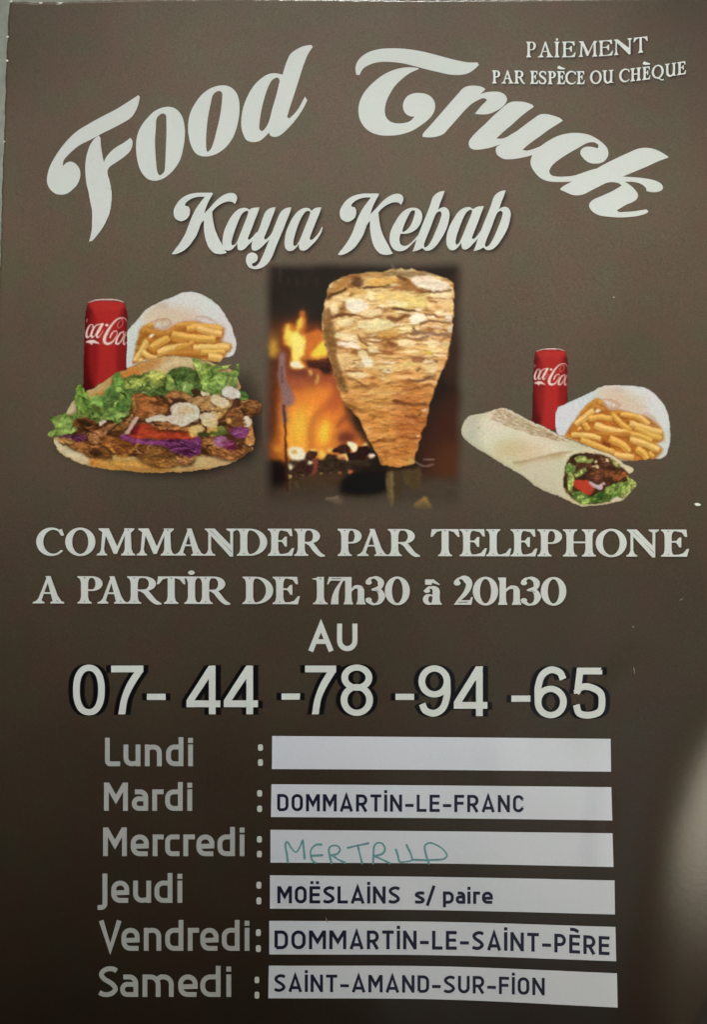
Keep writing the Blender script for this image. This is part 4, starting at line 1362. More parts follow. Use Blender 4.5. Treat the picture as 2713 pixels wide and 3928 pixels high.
# the meat
cone = outline('960,128 900,148 750,158 640,178 565,215 530,270 515,330 500,420 490,520 505,640 540,740 570,830 600,940 640,1040 690,1090 740,1150 790,1250 830,1330 870,1400 900,1462 1000,1466 1110,1452 1120,1400 1150,1310 1190,1170 1230,1030 1260,940 1290,860 1330,760 1360,650 1375,520 1386,400 1386,280 1366,210 1300,180 1200,150 1080,130', *k4)
p.put(ragged(cone, 1.3, 10, 4), (222, 186, 126), soft=2.0, lab='meat_cone', col2=(204, 134, 64), grad=(1500, 1180, 1520, 1620))
M_ = ('meat_cone',)
wob = 26 * (vnoise(p.X, p.Y, 150, 90, 5, 2) - .5) - 0.00045 * (p.X - 1520) ** 2
lay = vnoise(p.X + 2 * wob, p.Y + wob, 74, 15, 9, 3)
fine = vnoise(p.X, p.Y + wob, 40, 7.5, 21, 2)
inm = (p.lab == len(p.names) - 1)
low = smooth(1380, 1560, p.Y)
crack = np.clip((0.47 - lay) / 0.16, 0, 1) * (0.85 - .45 * low) + np.clip((0.40 - fine) / 0.2, 0, 1) * (.30 + .40 * low)
crack = blur(np.clip(crack * 1.15, 0, 1) * inm, .5)[..., None]
dk = np.array([122, 70, 30]) / 255 * (1 - low[..., None]) + np.array([116, 62, 22]) / 255 * low[..., None]
p.rgb = p.rgb * (1 - .78 * crack) + dk * .78 * crack
lite = blur(np.clip((lay - .60) / .12, 0, 1) * inm * (1 - .6 * low), .6)[..., None]
p.rgb = p.rgb * (1 - .65 * lite) + np.array([236, 214, 160]) / 255 * .65 * lite
only = dict(only=M_)
PINK, CREAM, WHITE_, GOLD = (236, 222, 206), (236, 218, 170), (240, 232, 214), (226, 196, 122)
p.poly('440,1010 550,1030 600,1120 700,1200 830,1340 900,1440 880,1460 780,1300 680,1130 600,1000 520,720 480,560', k4, (120, 80, 42), soft=5, a=.75, tex=.3, ts=(12, 14), **only)
p.poly('60,560 120,520 160,640 190,760 200,880 210,1010 260,1200 330,1440 230,1400 130,1100 70,820 50,680', k5, (114, 78, 40), soft=4, a=.85, tex=.35, ts=(11, 15), **only)
p.poly('80,420 130,280 250,200 480,150 800,110 900,120 820,170 500,190 380,250 200,330', k5, (140, 92, 44), soft=5, a=.7, tex=.3, **only)
DB, MB_ = (70, 38, 20), (132, 78, 40)
for t_, w_, c_ in (('110,400 200,355 310,312', 24, DB), ('500,302 640,285 790,268', 17, DB), ('890,170 980,215 1050,262 1130,340', 42, MB_), ('880,175 960,205', 34, DB), ('815,525 930,535 1070,548', (16, 30, 14), DB),
                   ('150,622 250,592 410,590', 24, (90, 50, 26)), ('420,596 550,628 670,600', 13, MB_), ('540,430 640,440 740,425', 10, MB_), ('780,620 880,640 990,590', 40, MB_), ('840,640 900,630 960,600', 20, DB),
                   ('1050,740 1085,775', 28, (66, 50, 44)), ('430,822 480,880 545,922', 22, MB_), ('500,850 640,880 870,842', 16, MB_), ('770,890 830,920', 44, (120, 68, 36)), ('220,962 380,972 530,982', 12, MB_), ('1085,852 1210,828', 28, (110, 84, 72)),
                   ('1050,1080 1150,1070', 66, (138, 84, 56)), ('700,1112 810,1108', 10, MB_), ('1120,690 1250,650 1440,680', 22, (128, 88, 62)), ('1050,790 1200,790 1440,820', 34, (142, 106, 80)), ('290,1198 490,1212', 14, MB_), ('1085,1195 1120,1180', 26, (72, 54, 48)),
                   ('1280,1100 1300,1105', 24, (60, 44, 38)), ('1140,350 1290,340 1450,318', 15, (96, 62, 40)), ('1200,410 1300,400 1400,415', 12, MB_), ('1180,470 1190,540', 40, (180, 130, 82)), ('1160,580 1300,600 1400,560', 18, (120, 80, 60)), ('650,790 760,755 900,780', 10, (168, 104, 50)),
                   ('650,800 740,842 880,800', 10, (168, 104, 50)), ('890,355 980,352', 18, (176, 128, 70)), ('930,420 1020,425', 20, (178, 140, 80)), ('1250,850 1320,870 1400,850', 14, (110, 76, 46)), ('240,1030 300,1110 280,1190', 12, (180, 134, 84)), ('200,760 300,742 560,790', 12, (180, 128, 64))):
    p.line(t_, k5, w_, c_, soft=2.6, a=.85, **only)
p.ell(430, 235, 66, 60, k5, (66, 40, 26), soft=6, a=.9, **only)
p.poly('900,300 1180,340 1240,500 1180,700 1080,900 960,960 900,860 850,500', k6, (150, 74, 34), soft=14, a=.45, tex=.3, ts=(26, 8), **only)
for t_, w_, c_ in (('830,395 960,430 1190,428', (30, 40, 30), (84, 42, 20)), ('980,168 1100,172 1290,112', (12, 34, 20), (84, 60, 50)), ('300,430 400,470', 40, (112, 74, 38)), ('330,150 430,180 560,260', (26, 20, 24), (110, 72, 46)), ('520,400 640,410 780,400', 12, (124, 74, 30)),
                   ('560,700 700,690 900,660', 10, (116, 62, 24)), ('640,820 760,830 850,822', 14, (100, 54, 22)), ('930,270 1040,262 1240,210', 22, (110, 62, 34)), ('960,560 1060,570 1120,540', 30, (110, 52, 26)), ('900,640 1020,650 1170,620', 14, (120, 56, 26)),
                   ('900,780 1010,800 1110,790', 20, (128, 60, 28)), ('700,960 860,966 960,940', 10, (120, 66, 26)), ('560,550 620,560 600,600', 16, (126, 80, 38)), ('700,0 712,90 706,170', (14, 26, 14), (224, 196, 140))):
    p.line(t_, k6, w_, c_, soft=2.4, a=.8, **only)
r_ = np.random.default_rng(3)
for i in range(120):
    y_ = r_.uniform(170, 1040)
    f = y_ / 1050
    xl, xr = np.interp(y_, [0, 300, 560, 1050], [180, 300, 430, 690]), np.interp(y_, [0, 300, 1050], [1340, 1280, 1040])
    x_ = r_.uniform(xl, xr)
    w_ = r_.uniform(40, 150)
    dark = r_.random() < .55
    p.line(f'{x_-w_/2},{y_+r_.uniform(-8,4)} {x_},{y_+6} {x_+w_/2},{y_-r_.uniform(0,16)}', k6, (4, r_.uniform(7, 13), 4), (112, 60, 24) if dark else (216, 160, 88), soft=1.8, a=.55, **only)
p.ell(1160, 495, 36, 14, k6, (214, 180, 140), rot=-15, soft=2, **only)
p.ell(1095, 775, 22, 12, k6, (226, 190, 150), soft=2, **only)
p.poly('700,150 860,108 1000,110 1200,140 1320,165 1120,178 960,180 900,165', k5, (112, 92, 62), soft=4, a=.8, tex=.2, only=M_)
p.line('800,0 820,60 850,100', k5, (16, 20, 24), (120, 104, 86), soft=3, lab='spit_tip')
p.line('1000,1030 1030,1055', (2.85, 1220, 1400), 30, (200, 160, 90), soft=4, only=M_)


for i in range(95):                     # the bright stacked slices of the upper half
    y_ = 250 + 1000 * r_.random() ** 1.15
    xl, xr = np.interp(y_, [230, 900, 1250], [140, 230, 300]), np.interp(y_, [230, 800, 1250], [1440, 1430, 1340])
    x_, rx, ry = r_.uniform(xl, xr), r_.uniform(34, 96), r_.uniform(8, 19)
    c_ = [(238, 222, 180), (232, 206, 146), (240, 228, 200), (226, 192, 124)][i % 4]
    p.line(f'{x_-rx},{y_+ry*.9} {x_},{y_+ry*1.5} {x_+rx},{y_+ry*.7}', k5, (4, r_.uniform(8, 15), 4), (108, 62, 30), soft=1.8, a=.75, **only)
    p.ell(x_, y_, rx, ry, k5, c_, rot=r_.uniform(-9, 7), rag=1.0, soft=2.2, a=r_.uniform(.5, .9), **only)
for i in range(70):
    y_ = r_.uniform(250, 1260)
    xl, xr = np.interp(y_, [230, 900, 1250], [110, 220, 290]), np.interp(y_, [230, 800, 1250], [1450, 1430, 1340])
    x_, w_ = r_.uniform(xl, xr), r_.uniform(40, 130)
    p.line(f'{x_-w_/2},{y_} {x_},{y_+r_.uniform(-8,8)} {x_+w_/2},{y_-r_.uniform(-8,10)}', k5, (3, r_.uniform(7, 14), 3), (92, 52, 28), soft=1.6, a=r_.uniform(.4, .85), **only)

for cx, cy, rx, ry, rot, c_ in ((420, 490, 128, 76, 8, WHITE_), (640, 388, 122, 44, 4, CREAM), (850, 430, 240, 95, 8, GOLD), (850, 470, 130, 40, 4, CREAM), (1235, 250, 215, 72, 12, PINK), (590, 572, 130, 42, -4, CREAM), (630, 695, 210, 62, 0, CREAM),
                               (290, 672, 95, 44, 4, CREAM), (315, 832, 135, 44, 6, CREAM), (330, 920, 140, 30, 10, WHITE_), (970, 900, 112, 44, 0, CREAM), (1090, 632, 96, 60, -8, WHITE_), (950, 745, 72, 28, 0, CREAM), (1330, 562, 64, 26, -10, CREAM),
                               (1440, 620, 46, 38, 0, (214, 200, 180)), (1450, 745, 38, 46, 0, (206, 190, 172)), (535, 1100, 72, 58, 30, WHITE_), (490, 1020, 64, 38, 30, CREAM), (600, 970, 62, 34, 0, CREAM), (1120, 452, 110, 56, 0, GOLD), (1030, 998, 84, 18, 0, CREAM),
                               (1262, 905, 74, 52, 10, CREAM), (1395, 925, 62, 44, 0, (206, 184, 130)), (440, 1245, 120, 34, 4, CREAM), (1250, 1160, 84, 34, -10, (214, 190, 140)), (980, 1135, 110, 34, 0, GOLD), (700, 232, 190, 42, -4, (206, 158, 78)), (1350, 385, 120, 40, 4, CREAM),
                               (1390, 455, 80, 40, 0, (214, 186, 130)), (760, 800, 110, 40, 0, (206, 150, 72)), (300, 1080, 90, 60, 20, (220, 184, 126)), (180, 530, 44, 60, -20, CREAM), (420, 330, 120, 30, 10, (206, 160, 90)), (230, 270, 100, 44, -24, (170, 116, 56)), (1220, 1010, 40, 24, 0, (214, 186, 60)), (1300, 720, 60, 30, 0, (206, 176, 140))):
    p.ell(cx, cy, rx, ry, k5, c_, rot=rot, rag=1.6, soft=3.0, a=.85, tex=.08, **only)
for t_, w_, c_ in (('110,400 200,355 310,312', 22, DB), ('500,302 640,285 790,268', 16, DB), ('815,525 930,535 1070,548', (14, 28, 12), DB), ('150,622 250,592 410,590', 22, (90, 50, 26)), ('420,596 550,628 670,600', 12, MB_), ('430,822 480,880 545,922', 20, MB_),
                   ('500,860 640,884 870,846', 14, MB_), ('1120,690 1250,655 1440,685', 20, (112, 74, 52)), ('1050,795 1200,792 1440,822', 30, (128, 92, 70)), ('290,1198 490,1212', 14, MB_), ('1140,350 1290,342 1450,320', 14, (86, 54, 36)), ('760,630 880,645 990,590', 30, (116, 66, 34)), ('1200,415 1300,405 1400,420', 11, MB_)):
    p.line(t_, k5, w_, c_, soft=2.0, a=.85, **only)
p.crumple(4.0, 16, 2)
p.relish(('meat_cone',), .12, 80, 15, 14, 1.2, dark=(92, 50, 20), light=(236, 212, 160))
p.relish(('coal', 'log'), .5, 14, 12, 3, 1.2)



def panel_fade(X, Y):
    n = 14 * (vnoise(X, Y, 90, 90, 4, 2) - .5)
    a = smooth(1000, 1056, X + n) * (1 - smooth(1738, 1792, X + n)) * smooth(990, 1040, Y + n) * (1 - smooth(1888, 1966, Y + n))
    return a


p.al = np.where(panel_fade(p.X, p.Y) > 0.02, 1.0, 0.0)
p.print_parts('kebab_photo', poster, 3, fade=panel_fade)


# ------------------------------------------------------------------ the cans, the fries, the sandwich
kS = (1596 / 900, 150, 1080)
kL = (1596 / 450, 170, 1340)
kR = (1596 / 450, 580, 1340)
kF1 = (1596 / 640, 290, 1110)
kF2 = (1596 / 600, 2020, 1310)
kN1 = (1182 / 220, 300, 1130)


sh1 = outline('100,1100 330,1200 760,1290 1180,1270 1400,1160 1480,1080 1460,900 1300,700 700,760 200,960', *kS)
sh2 = outline('760,1100 900,1050 1000,1000 1150,1010 1250,1200 1400,1230 1460,1060 1480,900 1440,700 1370,600 1300,640', *kS)
soft_patch('picture_shadow', lambda X, Y: np.maximum(inside(sh1 + np.array([8, 14]), X, Y) * .95, inside(sh2 + np.array([22, 6]), X, Y) * .6),
           (120, 1330, 1110, 1920), 5, DARK, poster, 2, 20, 1.0)


def draw_can(kr, txt, w0, w1, y0, y1, part_labels=None, logo=None):
    """kr maps the unit drawing of the left can (crop of 1182 x 2311 points)"""
    q = Picture(*txt, 2.5)
    RED, DK = (152, 40, 38), (72, 14, 17)
    body = '200,165 330,140 570,130 800,140 940,165 990,300 1010,420 1000,800 1000,1300 990,1700 980,2100 100,2100 105,1800 110,1400 120,1000 135,560 140,400 165,280'
    q.poly(body, kr, RED, soft=2)
    q.poly('140,280 300,290 300,2100 90,2100 120,1000', kr, DK, soft=6, grow=False, a=1)
    q.poly('880,280 1010,300 1010,2100 870,2100', kr, DK, soft=6, grow=False, a=1)
    q.poly('330,150 870,150 860,2000 340,2000', kr, (170, 44, 42), soft=9, grow=False, a=.6, tex=.06)
    q.poly('200,165 570,140 940,165 960,290 570,310 180,290', kr, (176, 52, 46), soft=14 / kr[0] * 4, grow=False, a=.6)
    q.poly('140,300 200,170 260,300 250,420 140,430', kr, (96, 26, 28), soft=3, grow=False, a=.5)
    q.line('200,160 330,118 480,102 640,100 800,112 945,155', kr, (18, 34, 40, 34, 18), (208, 178, 170), soft=1.2, lab='can_rim')
    W = (222, 206, 196)
    kw = dict(soft=1.3, lab='can_lettering', grow=False)
    q.line('180,505 165,560', kr, 22, (190, 150, 146), a=.8, soft=1.3, grow=False)
    q.line('295,690 300,630 250,620 195,700 165,800 175,880 215,870 250,820', kr, (26, 16, 18, 34, 40, 40, 22, 14), W, **kw)
    q.line('500,610 440,610 360,640 290,740 265,830 280,880 330,850 400,740 480,620', kr, (30, 18, 24, 40, 44, 36, 16, 22, 30), W, **kw)
    q.line('505,600 430,740 375,840 390,885 440,850 510,740', kr, (34, 40, 42, 34, 16, 10), W, **kw)
    q.ell(585, 630, 36, 26, kr, W, **kw)
    q.line('1000,560 970,500 900,478 800,510 690,620 600,760 540,890 540,980 600,1015 690,980 760,890 800,800 780,750 730,760 680,820 650,890', kr, (12, 14, 22, 30, 44, 60, 70, 60, 44, 22, 14, 14, 20, 34, 24), W, **kw)
    q.line('900,500 840,560 805,640 830,690 890,650 920,560 900,505', kr, (12, 12, 16, 12, 12, 12, 12), (206, 130, 122), **kw)
    q.line('935,760 860,800 790,920 780,1010 830,1010 900,920 935,820 930,765', kr, (16, 30, 40, 44, 30, 20, 16, 16), W, **kw)
    q.line('985,770 940,900 930,1000 945,1030 985,990', kr, (16, 26, 32, 24, 14), (206, 180, 172), **kw)
    q.poly('145,985 220,940 330,935 400,980 440,1020 360,1005 300,1000 270,1040 235,1005', kr, (214, 196, 188), soft=1.4, lab='can_lettering', grow=False)
    # one lettering part: join the strokes
    first = q.names.index('can_lettering')
    for i, n in enumerate(q.names):
        if n == 'can_lettering':
            q.lab[q.lab == i] = first
    return q


c1 = draw_can(kN1, (312, 1140, 495, 1524), 0, 0, 0, 0)
c1.print_parts('soda_can', poster, 2.6, {'soda_can': 'red soda can beside the pita sandwich'})
# the smaller can of the right-hand picture
kN2 = (1182 / 220 * 1.242, 2042.0 - 100 / 6.67, 1321 + 0.0)
c2 = draw_can((6.67, 2028, 1323), (2036, 1325, 2180, 1672), 0, 0, 0, 0)
c2.print_parts('soda_can', poster, 2.6, {'soda_can': 'smaller red soda can behind the wrap'})


def fries_bag(kr, box, bag, inner, rings, fries, flap, label, smear):
    q = Picture(*box, 2.5)
    q.poly(bag, kr, (204, 204, 200), soft=2.0, tex=.04, ts=(40, 40))
    for t_, c_, s_, a_ in smear:
        q.poly(t_, kr, c_, soft=s_, a=a_, grow=False)
    q.poly(inner, kr, (172, 106, 44), soft=5, grow=False, tex=.25, ts=(26, 12))
    for cx, cy, rx, ry, rot, c_ in rings:
        t = np.linspace(0, 2 * np.pi, 30)
        P = np.stack([kr[1] + (cx + rx * np.cos(t) * math.cos(rot) - ry * np.sin(t) * math.sin(rot)) / kr[0],
                      kr[2] + (cy + rx * np.cos(t) * math.sin(rot) + ry * np.sin(t) * math.cos(rot)) / kr[0]], 1)
        q.put(ribbon(P, 9 / kr[0] * 1.3), c_, soft=1.8, a=.7, grow=False)
        P2 = P.mean(0) + (P - P.mean(0)) * .68
        q.put(ribbon(P2, 7 / kr[0] * 1.3), c_, soft=1.8, a=.5, grow=False)
    r = np.random.default_rng(len(fries))
    def bar(P, w, k0=1.0, k1=1.0):
        return ribbon(P, np.interp(np.linspace(0, 1, len(P)), [0, .08, .9, 1], [w * .86 * k0, w, w, w * .80 * k1]))
    for t_, w, c_ in fries:
        P = line(t_, *kr)
        c_ = np.array(c_, float)
        n = np.array([0.0, w / kr[0]])
        wp = w / kr[0] * .86
        q.put(bar(P + n * .20, wp * 1.1), (128, 70, 28), soft=4.0, a=.5, grow=False)
        q.put(ragged(bar(P, wp), .35, 10, int(w + len(q.names))), tuple(c_ * .98), soft=1.4, lab='fry', grow=True, tex=.12, ts=(30, 7), seed=len(q.names))
        q.put(bar(P + n * .30, wp * .36), tuple(c_ * np.array([.84, .76, .62])), soft=2.6, a=.8, grow=False)
        q.put(bar(P - n * .20, wp * .42), tuple(np.minimum(255, c_ * np.array([1.06, 1.06, 1.12]))), soft=2.4, a=.75, grow=False, tex=.1, ts=(24, 8))
    for t_, c_ in flap:
        q.poly(t_, kr, c_, soft=2.2, grow=False)
    q.crumple(2.4, 14, len(fries))
    return q.print_parts('fries_bag', poster, 2.8, {'fries_bag': label})


Y1, Y2, Y3, O1 = (216, 170, 86), (224, 184, 108), (202, 150, 68), (188, 128, 56)
fries_bag(kF1, (484, 1112, 912, 1425),
          '490,760 488,560 495,400 560,320 620,245 680,185 800,120 920,70 1010,30 1090,20 1180,36 1290,90 1370,160 1430,240 1480,320 1510,400 1535,480 1538,560 1520,620 1480,645 1420,660 1300,700 900,720 600,740 520,760',
          '560,600 600,420 660,340 760,380 860,390 960,335 1160,310 1300,350 1410,360 1420,440 1390,500 1490,520 1490,570 1440,610 1410,700 1100,660 800,650 600,690 540,720',
          [(815, 330, 95, 46, -.2, (176, 118, 92)), (870, 330, 50, 50, .5, (186, 150, 120)), (1250, 310, 110, 42, .35, (186, 140, 120))],
          [('700,350 640,420', 70, O1), ('740,330 700,360', 60, Y3), ('660,380 760,420 860,420', 60, O1), ('860,420 960,380 1020,380', 60, O1), ('960,350 1060,335 1160,330', 50, Y3), ('1060,380 1200,350 1400,380', 70, Y1),
           ('1160,370 1300,410 1400,430', 76, Y2), ('920,430 1100,460 1340,480', 80, Y1), ('900,470 1000,500 1060,500', 40, O1), ('680,490 640,570 560,690', 66, Y2), ('700,580 780,520 890,465', 80, Y1), ('690,560 760,600', 50, O1),
           ('780,610 900,570 1100,540', 84, Y2), ('960,570 1060,540 1130,500', 56, Y3), ('1130,560 1280,560 1470,545', 84, Y2), ('880,620 1060,605 1250,620', 46, O1), ('1200,600 1320,600 1430,600', 60, Y1), ('640,600 700,640 790,670', 60, Y2),
           ('1270,640 1340,650 1400,670', 80, Y2), ('600,690 640,670', 50, Y2)],
          [('700,460 715,430 755,430 720,462', (222, 210, 190)), ('488,560 497,400 560,330 610,300 600,400 570,520 545,640 528,752 490,752', (200, 202, 198))],
          'white paper bag of fries behind the pita sandwich',
          [('640,260 680,190 800,150 1000,170 1180,180 1160,300 860,330 640,330', (206, 176, 146), 14, .75), ('760,160 880,130 880,170 800,185', (188, 160, 146), 5, .6), ('500,420 560,400 540,640 500,640', (184, 184, 180), 10, .5), ('940,60 1290,90 1420,260 1300,300 1000,170', (212, 212, 208), 16, .5)])
fries_bag(kF2, (2132, 1470, 2578, 1778),
          '318,960 316,680 400,635 600,545 780,455 850,442 1000,446 1150,455 1250,485 1340,560 1420,660 1460,780 1474,920 1468,1050 1440,1150 1380,1200 1300,1196 1200,1210 900,1215 600,1100 400,1000',
          '375,965 470,830 600,690 740,580 850,690 960,700 1100,740 1240,770 1390,900 1400,1000 1330,1040 1390,1100 1370,1150 1260,1220 1000,1210 700,1100 450,1000',
          [(860, 635, 95, 44, .25, (176, 120, 92)), (905, 650, 40, 34, .25, (190, 156, 128)), (1265, 800, 90, 44, .75, (190, 148, 126))],
          [('740,600 660,650 560,740', 64, O1), ('760,600 750,640', 50, Y3), ('680,650 800,700', 60, O1), ('850,730 960,730 1030,760', 50, O1), ('960,740 1100,760 1250,850', 60, Y1), ('1140,760 1200,800 1260,840', 56, Y2), ('690,700 600,770 500,850', 72, Y2), ('640,790 760,770 880,790', 66, Y1),
           ('880,740 1000,860 1080,900', 62, Y1), ('1060,830 1200,880 1390,930', 74, Y2), ('1120,880 1260,950 1380,990', 66, Y1), ('700,850 840,900 1040,940', 84, Y2), ('590,830 640,900', 72, Y1), ('540,880 550,900', 60, Y2), ('1000,930 1150,960 1290,1010', 60, Y1), ('700,930 900,950 1070,940', 40, O1),
           ('460,950 640,960 760,990', 60, Y2), ('1060,1000 1200,1040 1360,1110', 76, Y2), ('850,990 980,1050 1060,1130', 80, Y1), ('780,1030 860,1060', 50, (120, 62, 30)), ('560,1000 760,1080 900,1130', 66, Y1), ('900,1150 1000,1170 1100,1180', 66, Y2), ('1130,1090 1200,1140 1240,1200', 78, Y1), ('1260,1130 1300,1180', 54, Y1)],
          [('700,715 725,690 760,705 735,720', (222, 210, 190)), ('318,690 400,640 560,570 720,500 640,600 540,730 440,870 372,965 318,950', (200, 202, 206))],
          'white paper bag of fries behind the rolled wrap',
          [('700,560 800,470 1000,500 1230,600 1200,740 960,690 780,570', (206, 178, 148), 14, .75), ('860,480 1000,490 990,515 900,505', (186, 166, 156), 5, .6), ('1000,450 1250,490 1420,680 1440,900 1300,760', (210, 212, 214), 20, .5), ('560,620 640,600 600,660', (180, 178, 176), 5, .5)])

# ---- the pita sandwich
s = Picture(170, 1355, 1012, 1818, 2.5)
BREAD, CRUST = (196, 166, 116), (178, 124, 60)
# lid
s.poly('180,905 220,820 330,745 420,690 500,635 600,590 700,545 800,515 880,503 1000,510 1100,530 1200,560 1300,590 1340,640 1370,720 1330,760 700,800 400,860 200,920', kS, (192, 158, 112), soft=2, lab='bun_top', tex=.08, ts=(40, 20))
s.poly('430,700 560,620 700,555 840,515 880,520 800,570 690,620 560,680', kS, (186, 130, 66), soft=10, tex=.15, grow=False)
s.poly('540,640 640,590 690,600 640,650 560,660', kS, (192, 124, 56), soft=7, grow=False)
s.poly('880,520 1040,515 1080,580 860,600 800,600', kS, (204, 180, 136), soft=9, grow=False)
s.poly('350,780 480,730 470,750 380,790', kS, (170, 118, 52), soft=6, grow=False)
s.poly('180,905 225,825 300,780 330,790 240,880', kS, (196, 178, 146), soft=5, grow=False)
# foot
s.poly('95,1080 100,1050 170,1060 400,1150 900,1190 1300,1150 1440,1120 1400,1180 1300,1240 1150,1275 950,1298 750,1300 500,1282 330,1255 220,1215 130,1160', kS, (196, 164, 108), soft=2, tex=.08, ts=(50, 14))
s.poly('330,1200 500,1215 760,1225 900,1240 880,1290 700,1296 480,1278 340,1245', kS, (182, 120, 54), soft=7, tex=.3, ts=(16, 9), grow=False)
s.poly('380,1215 600,1225 780,1235 760,1262 560,1256 400,1240', kS, (200, 150, 76), soft=6, tex=.2, grow=False)
s.poly('95,1080 120,1070 240,1150 340,1200 320,1240 220,1205 130,1150', kS, (206, 190, 154), soft=5, grow=False)
s.poly('1040,1230 1150,1180 1250,1200 1390,1170 1300,1240 1100,1275', kS, (202, 174, 120), soft=7, grow=False)
s.poly('560,1270 900,1285 1200,1262 1150,1278 900,1300 600,1292', kS, (176, 130, 74), soft=5, grow=False)
# dark inside
s.poly('200,1010 420,820 700,760 1000,690 1340,760 1460,960 1450,1100 1300,1170 900,1190 420,1170 140,1090', kS, (74, 46, 28), soft=4, lab='filling', tex=.4, ts=(26, 16))
MT, MD, ML = (142, 90, 48), (92, 56, 32), (176, 124, 74)


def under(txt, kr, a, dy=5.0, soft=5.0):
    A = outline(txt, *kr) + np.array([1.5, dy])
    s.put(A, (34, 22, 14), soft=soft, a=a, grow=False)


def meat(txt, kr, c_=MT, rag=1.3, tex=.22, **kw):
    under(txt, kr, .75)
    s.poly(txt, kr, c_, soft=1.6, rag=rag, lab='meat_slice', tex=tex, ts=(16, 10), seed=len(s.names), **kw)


# lettuce of the back edge
LG, LM, LD, LY = (160, 176, 98), (118, 142, 68), (56, 76, 36), (184, 190, 92)


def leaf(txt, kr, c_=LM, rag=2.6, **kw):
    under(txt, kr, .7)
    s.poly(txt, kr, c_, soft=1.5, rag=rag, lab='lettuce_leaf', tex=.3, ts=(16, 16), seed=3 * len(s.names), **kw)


def vein(txt, kr, w, c_, a=.8, soft=2.0):
    s.line(txt, kr, w, c_, soft=soft, a=a, grow=False)


leaf('480,720 560,660 640,640 760,620 800,610 860,640 900,600 960,590 1040,590 1100,640 1180,640 1220,700 1120,760 960,790 800,780 640,800 500,800', kS, LD)
leaf('560,670 680,650 760,620 860,640 850,700 760,730 640,740 560,720', kS, (128, 138, 62))
s.poly('740,640 800,605 850,620 860,690 790,700', kS, (192, 192, 92), soft=4, grow=False)
leaf('860,650 900,640 930,690 900,740 860,720', kS, (170, 184, 88))
leaf('900,600 970,585 1030,600 1060,650 1010,690 940,670', kS, (64, 84, 40))
vein('905,640 960,620 1020,640', kS, 10, (120, 146, 84))
leaf('1050,520 1100,545 1160,570 1240,570 1310,558 1280,590 1210,610 1220,650 1170,700 1100,680 1080,620 1050,570', kS, (158, 176, 84))
leaf('1100,640 1200,620 1320,610 1350,555 1368,600 1340,660 1350,700 1300,740 1180,780 1120,740', kS, (128, 154, 72))
leaf('930,690 1010,680 1060,720 1050,780 960,760', kS, (112, 140, 74))
for t_ in ('650,740 720,700 780,720', '700,760 760,740 820,760', '1120,700 1200,690 1290,700', '1120,740 1220,720 1300,720', '880,740 920,700 930,760', '1200,650 1260,660 1320,650', '600,700 640,680 680,700'):
    vein(t_, kS, 9, (190, 204, 140), .7)
for t_ in ('690,720 740,750 790,740', '1020,760 1060,700 1050,640', '1140,720 1180,740', '1210,690 1240,720 1300,730', '820,720 880,760', '740,690 700,740', '1290,640 1270,700', '960,720 980,760'):
    vein(t_, kS, 15, (40, 60, 28), .7)
leaf('1350,740 1390,740 1420,790 1400,815 1370,800', kS, (70, 104, 46))
# lettuce, left
leaf('50,930 100,925 130,890 200,900 260,880 330,850 420,860 480,900 400,960 300,960 250,1020 180,1035 120,1050 90,1060 60,1050 70,1010 100,1000 90,950', kS, (142, 166, 82))
leaf('245,810 240,740 270,700 300,715 330,790 360,880 340,960 300,900 250,870', kS, (132, 164, 66))
leaf('320,800 420,770 480,730 540,720 600,770 630,820 600,900 520,960 440,900 360,950 330,880', kS, (112, 146, 70))
leaf('460,740 520,690 560,720 520,800 470,850 430,830', kS, (72, 102, 50))
leaf('500,640 540,620 565,650 570,700 530,720 500,690', kS, (104, 142, 62))
leaf('520,720 560,725 590,770 560,820 500,860 540,800 545,760', kS, (150, 174, 84))
leaf('430,880 500,870 560,880 590,900 560,945 480,950 430,910', kS, (130, 162, 82))
leaf('540,820 610,790 620,830 580,890 520,870', kS, (60, 92, 42))
for t_, w_, c_ in (('280,720 320,830 350,940', 10, (80, 112, 44)), ('300,800 330,860', 20, (70, 100, 42)), ('120,920 200,950 280,930', 8, (188, 200, 128)), ('180,980 260,960 330,900', 12, (176, 192, 112)), ('440,830 480,790 540,770', 18, (50, 74, 36)),
                   ('350,900 400,870 470,880', 16, (66, 74, 34)), ('370,850 410,880', 30, (64, 58, 30)), ('470,720 450,780 480,800', 9, (176, 196, 130)), ('500,930 560,900', 8, (176, 196, 126)), ('220,920 280,1000', 10, (110, 140, 64)), ('560,700 600,740 620,780', 14, (52, 76, 36)), ('100,960 160,1000 130,1040', 10, (172, 188, 108))):
    vein(t_, kS, w_, c_, .75)
# meat, middle and right
meat('225,960 270,930 340,930 390,990 380,1015 300,1000 240,985', kS, (104, 66, 34))
s.poly('255,945 330,945 370,985 290,985', kS, (46, 32, 22), soft=4, grow=False)
meat('640,770 700,765 800,800 880,850 870,890 760,920 680,940 640,890', kS, (140, 86, 46), tex=.3)
meat('600,960 640,800 660,830 640,920 590,1000 520,1010 520,990', kS, (120, 82, 42))
vein('640,790 650,860 600,950 520,1000', kS, 12, (168, 126, 70))
meat('860,770 940,740 1010,760 1040,790 980,830 880,820', kS, (164, 112, 66))
meat('1040,730 1100,740 1140,770 1060,790', kS, (52, 36, 24))
meat('1000,800 1100,780 1230,770 1320,800 1290,870 1180,880 1050,850', kS, (176, 132, 88), tex=.25)
s.poly('880,800 960,790 1010,810 940,840', kS, (62, 38, 28), soft=4, grow=False)
s.poly('1190,810 1240,790 1270,830 1200,850', kS, (70, 44, 28), soft=4, grow=False)
meat('1370,820 1460,800 1510,830 1515,890 1450,925 1400,900', kS, (116, 74, 40), tex=.3)
meat('1290,870 1350,860 1400,920 1380,980 1320,990 1270,940', kS, (132, 86, 48), tex=.35)
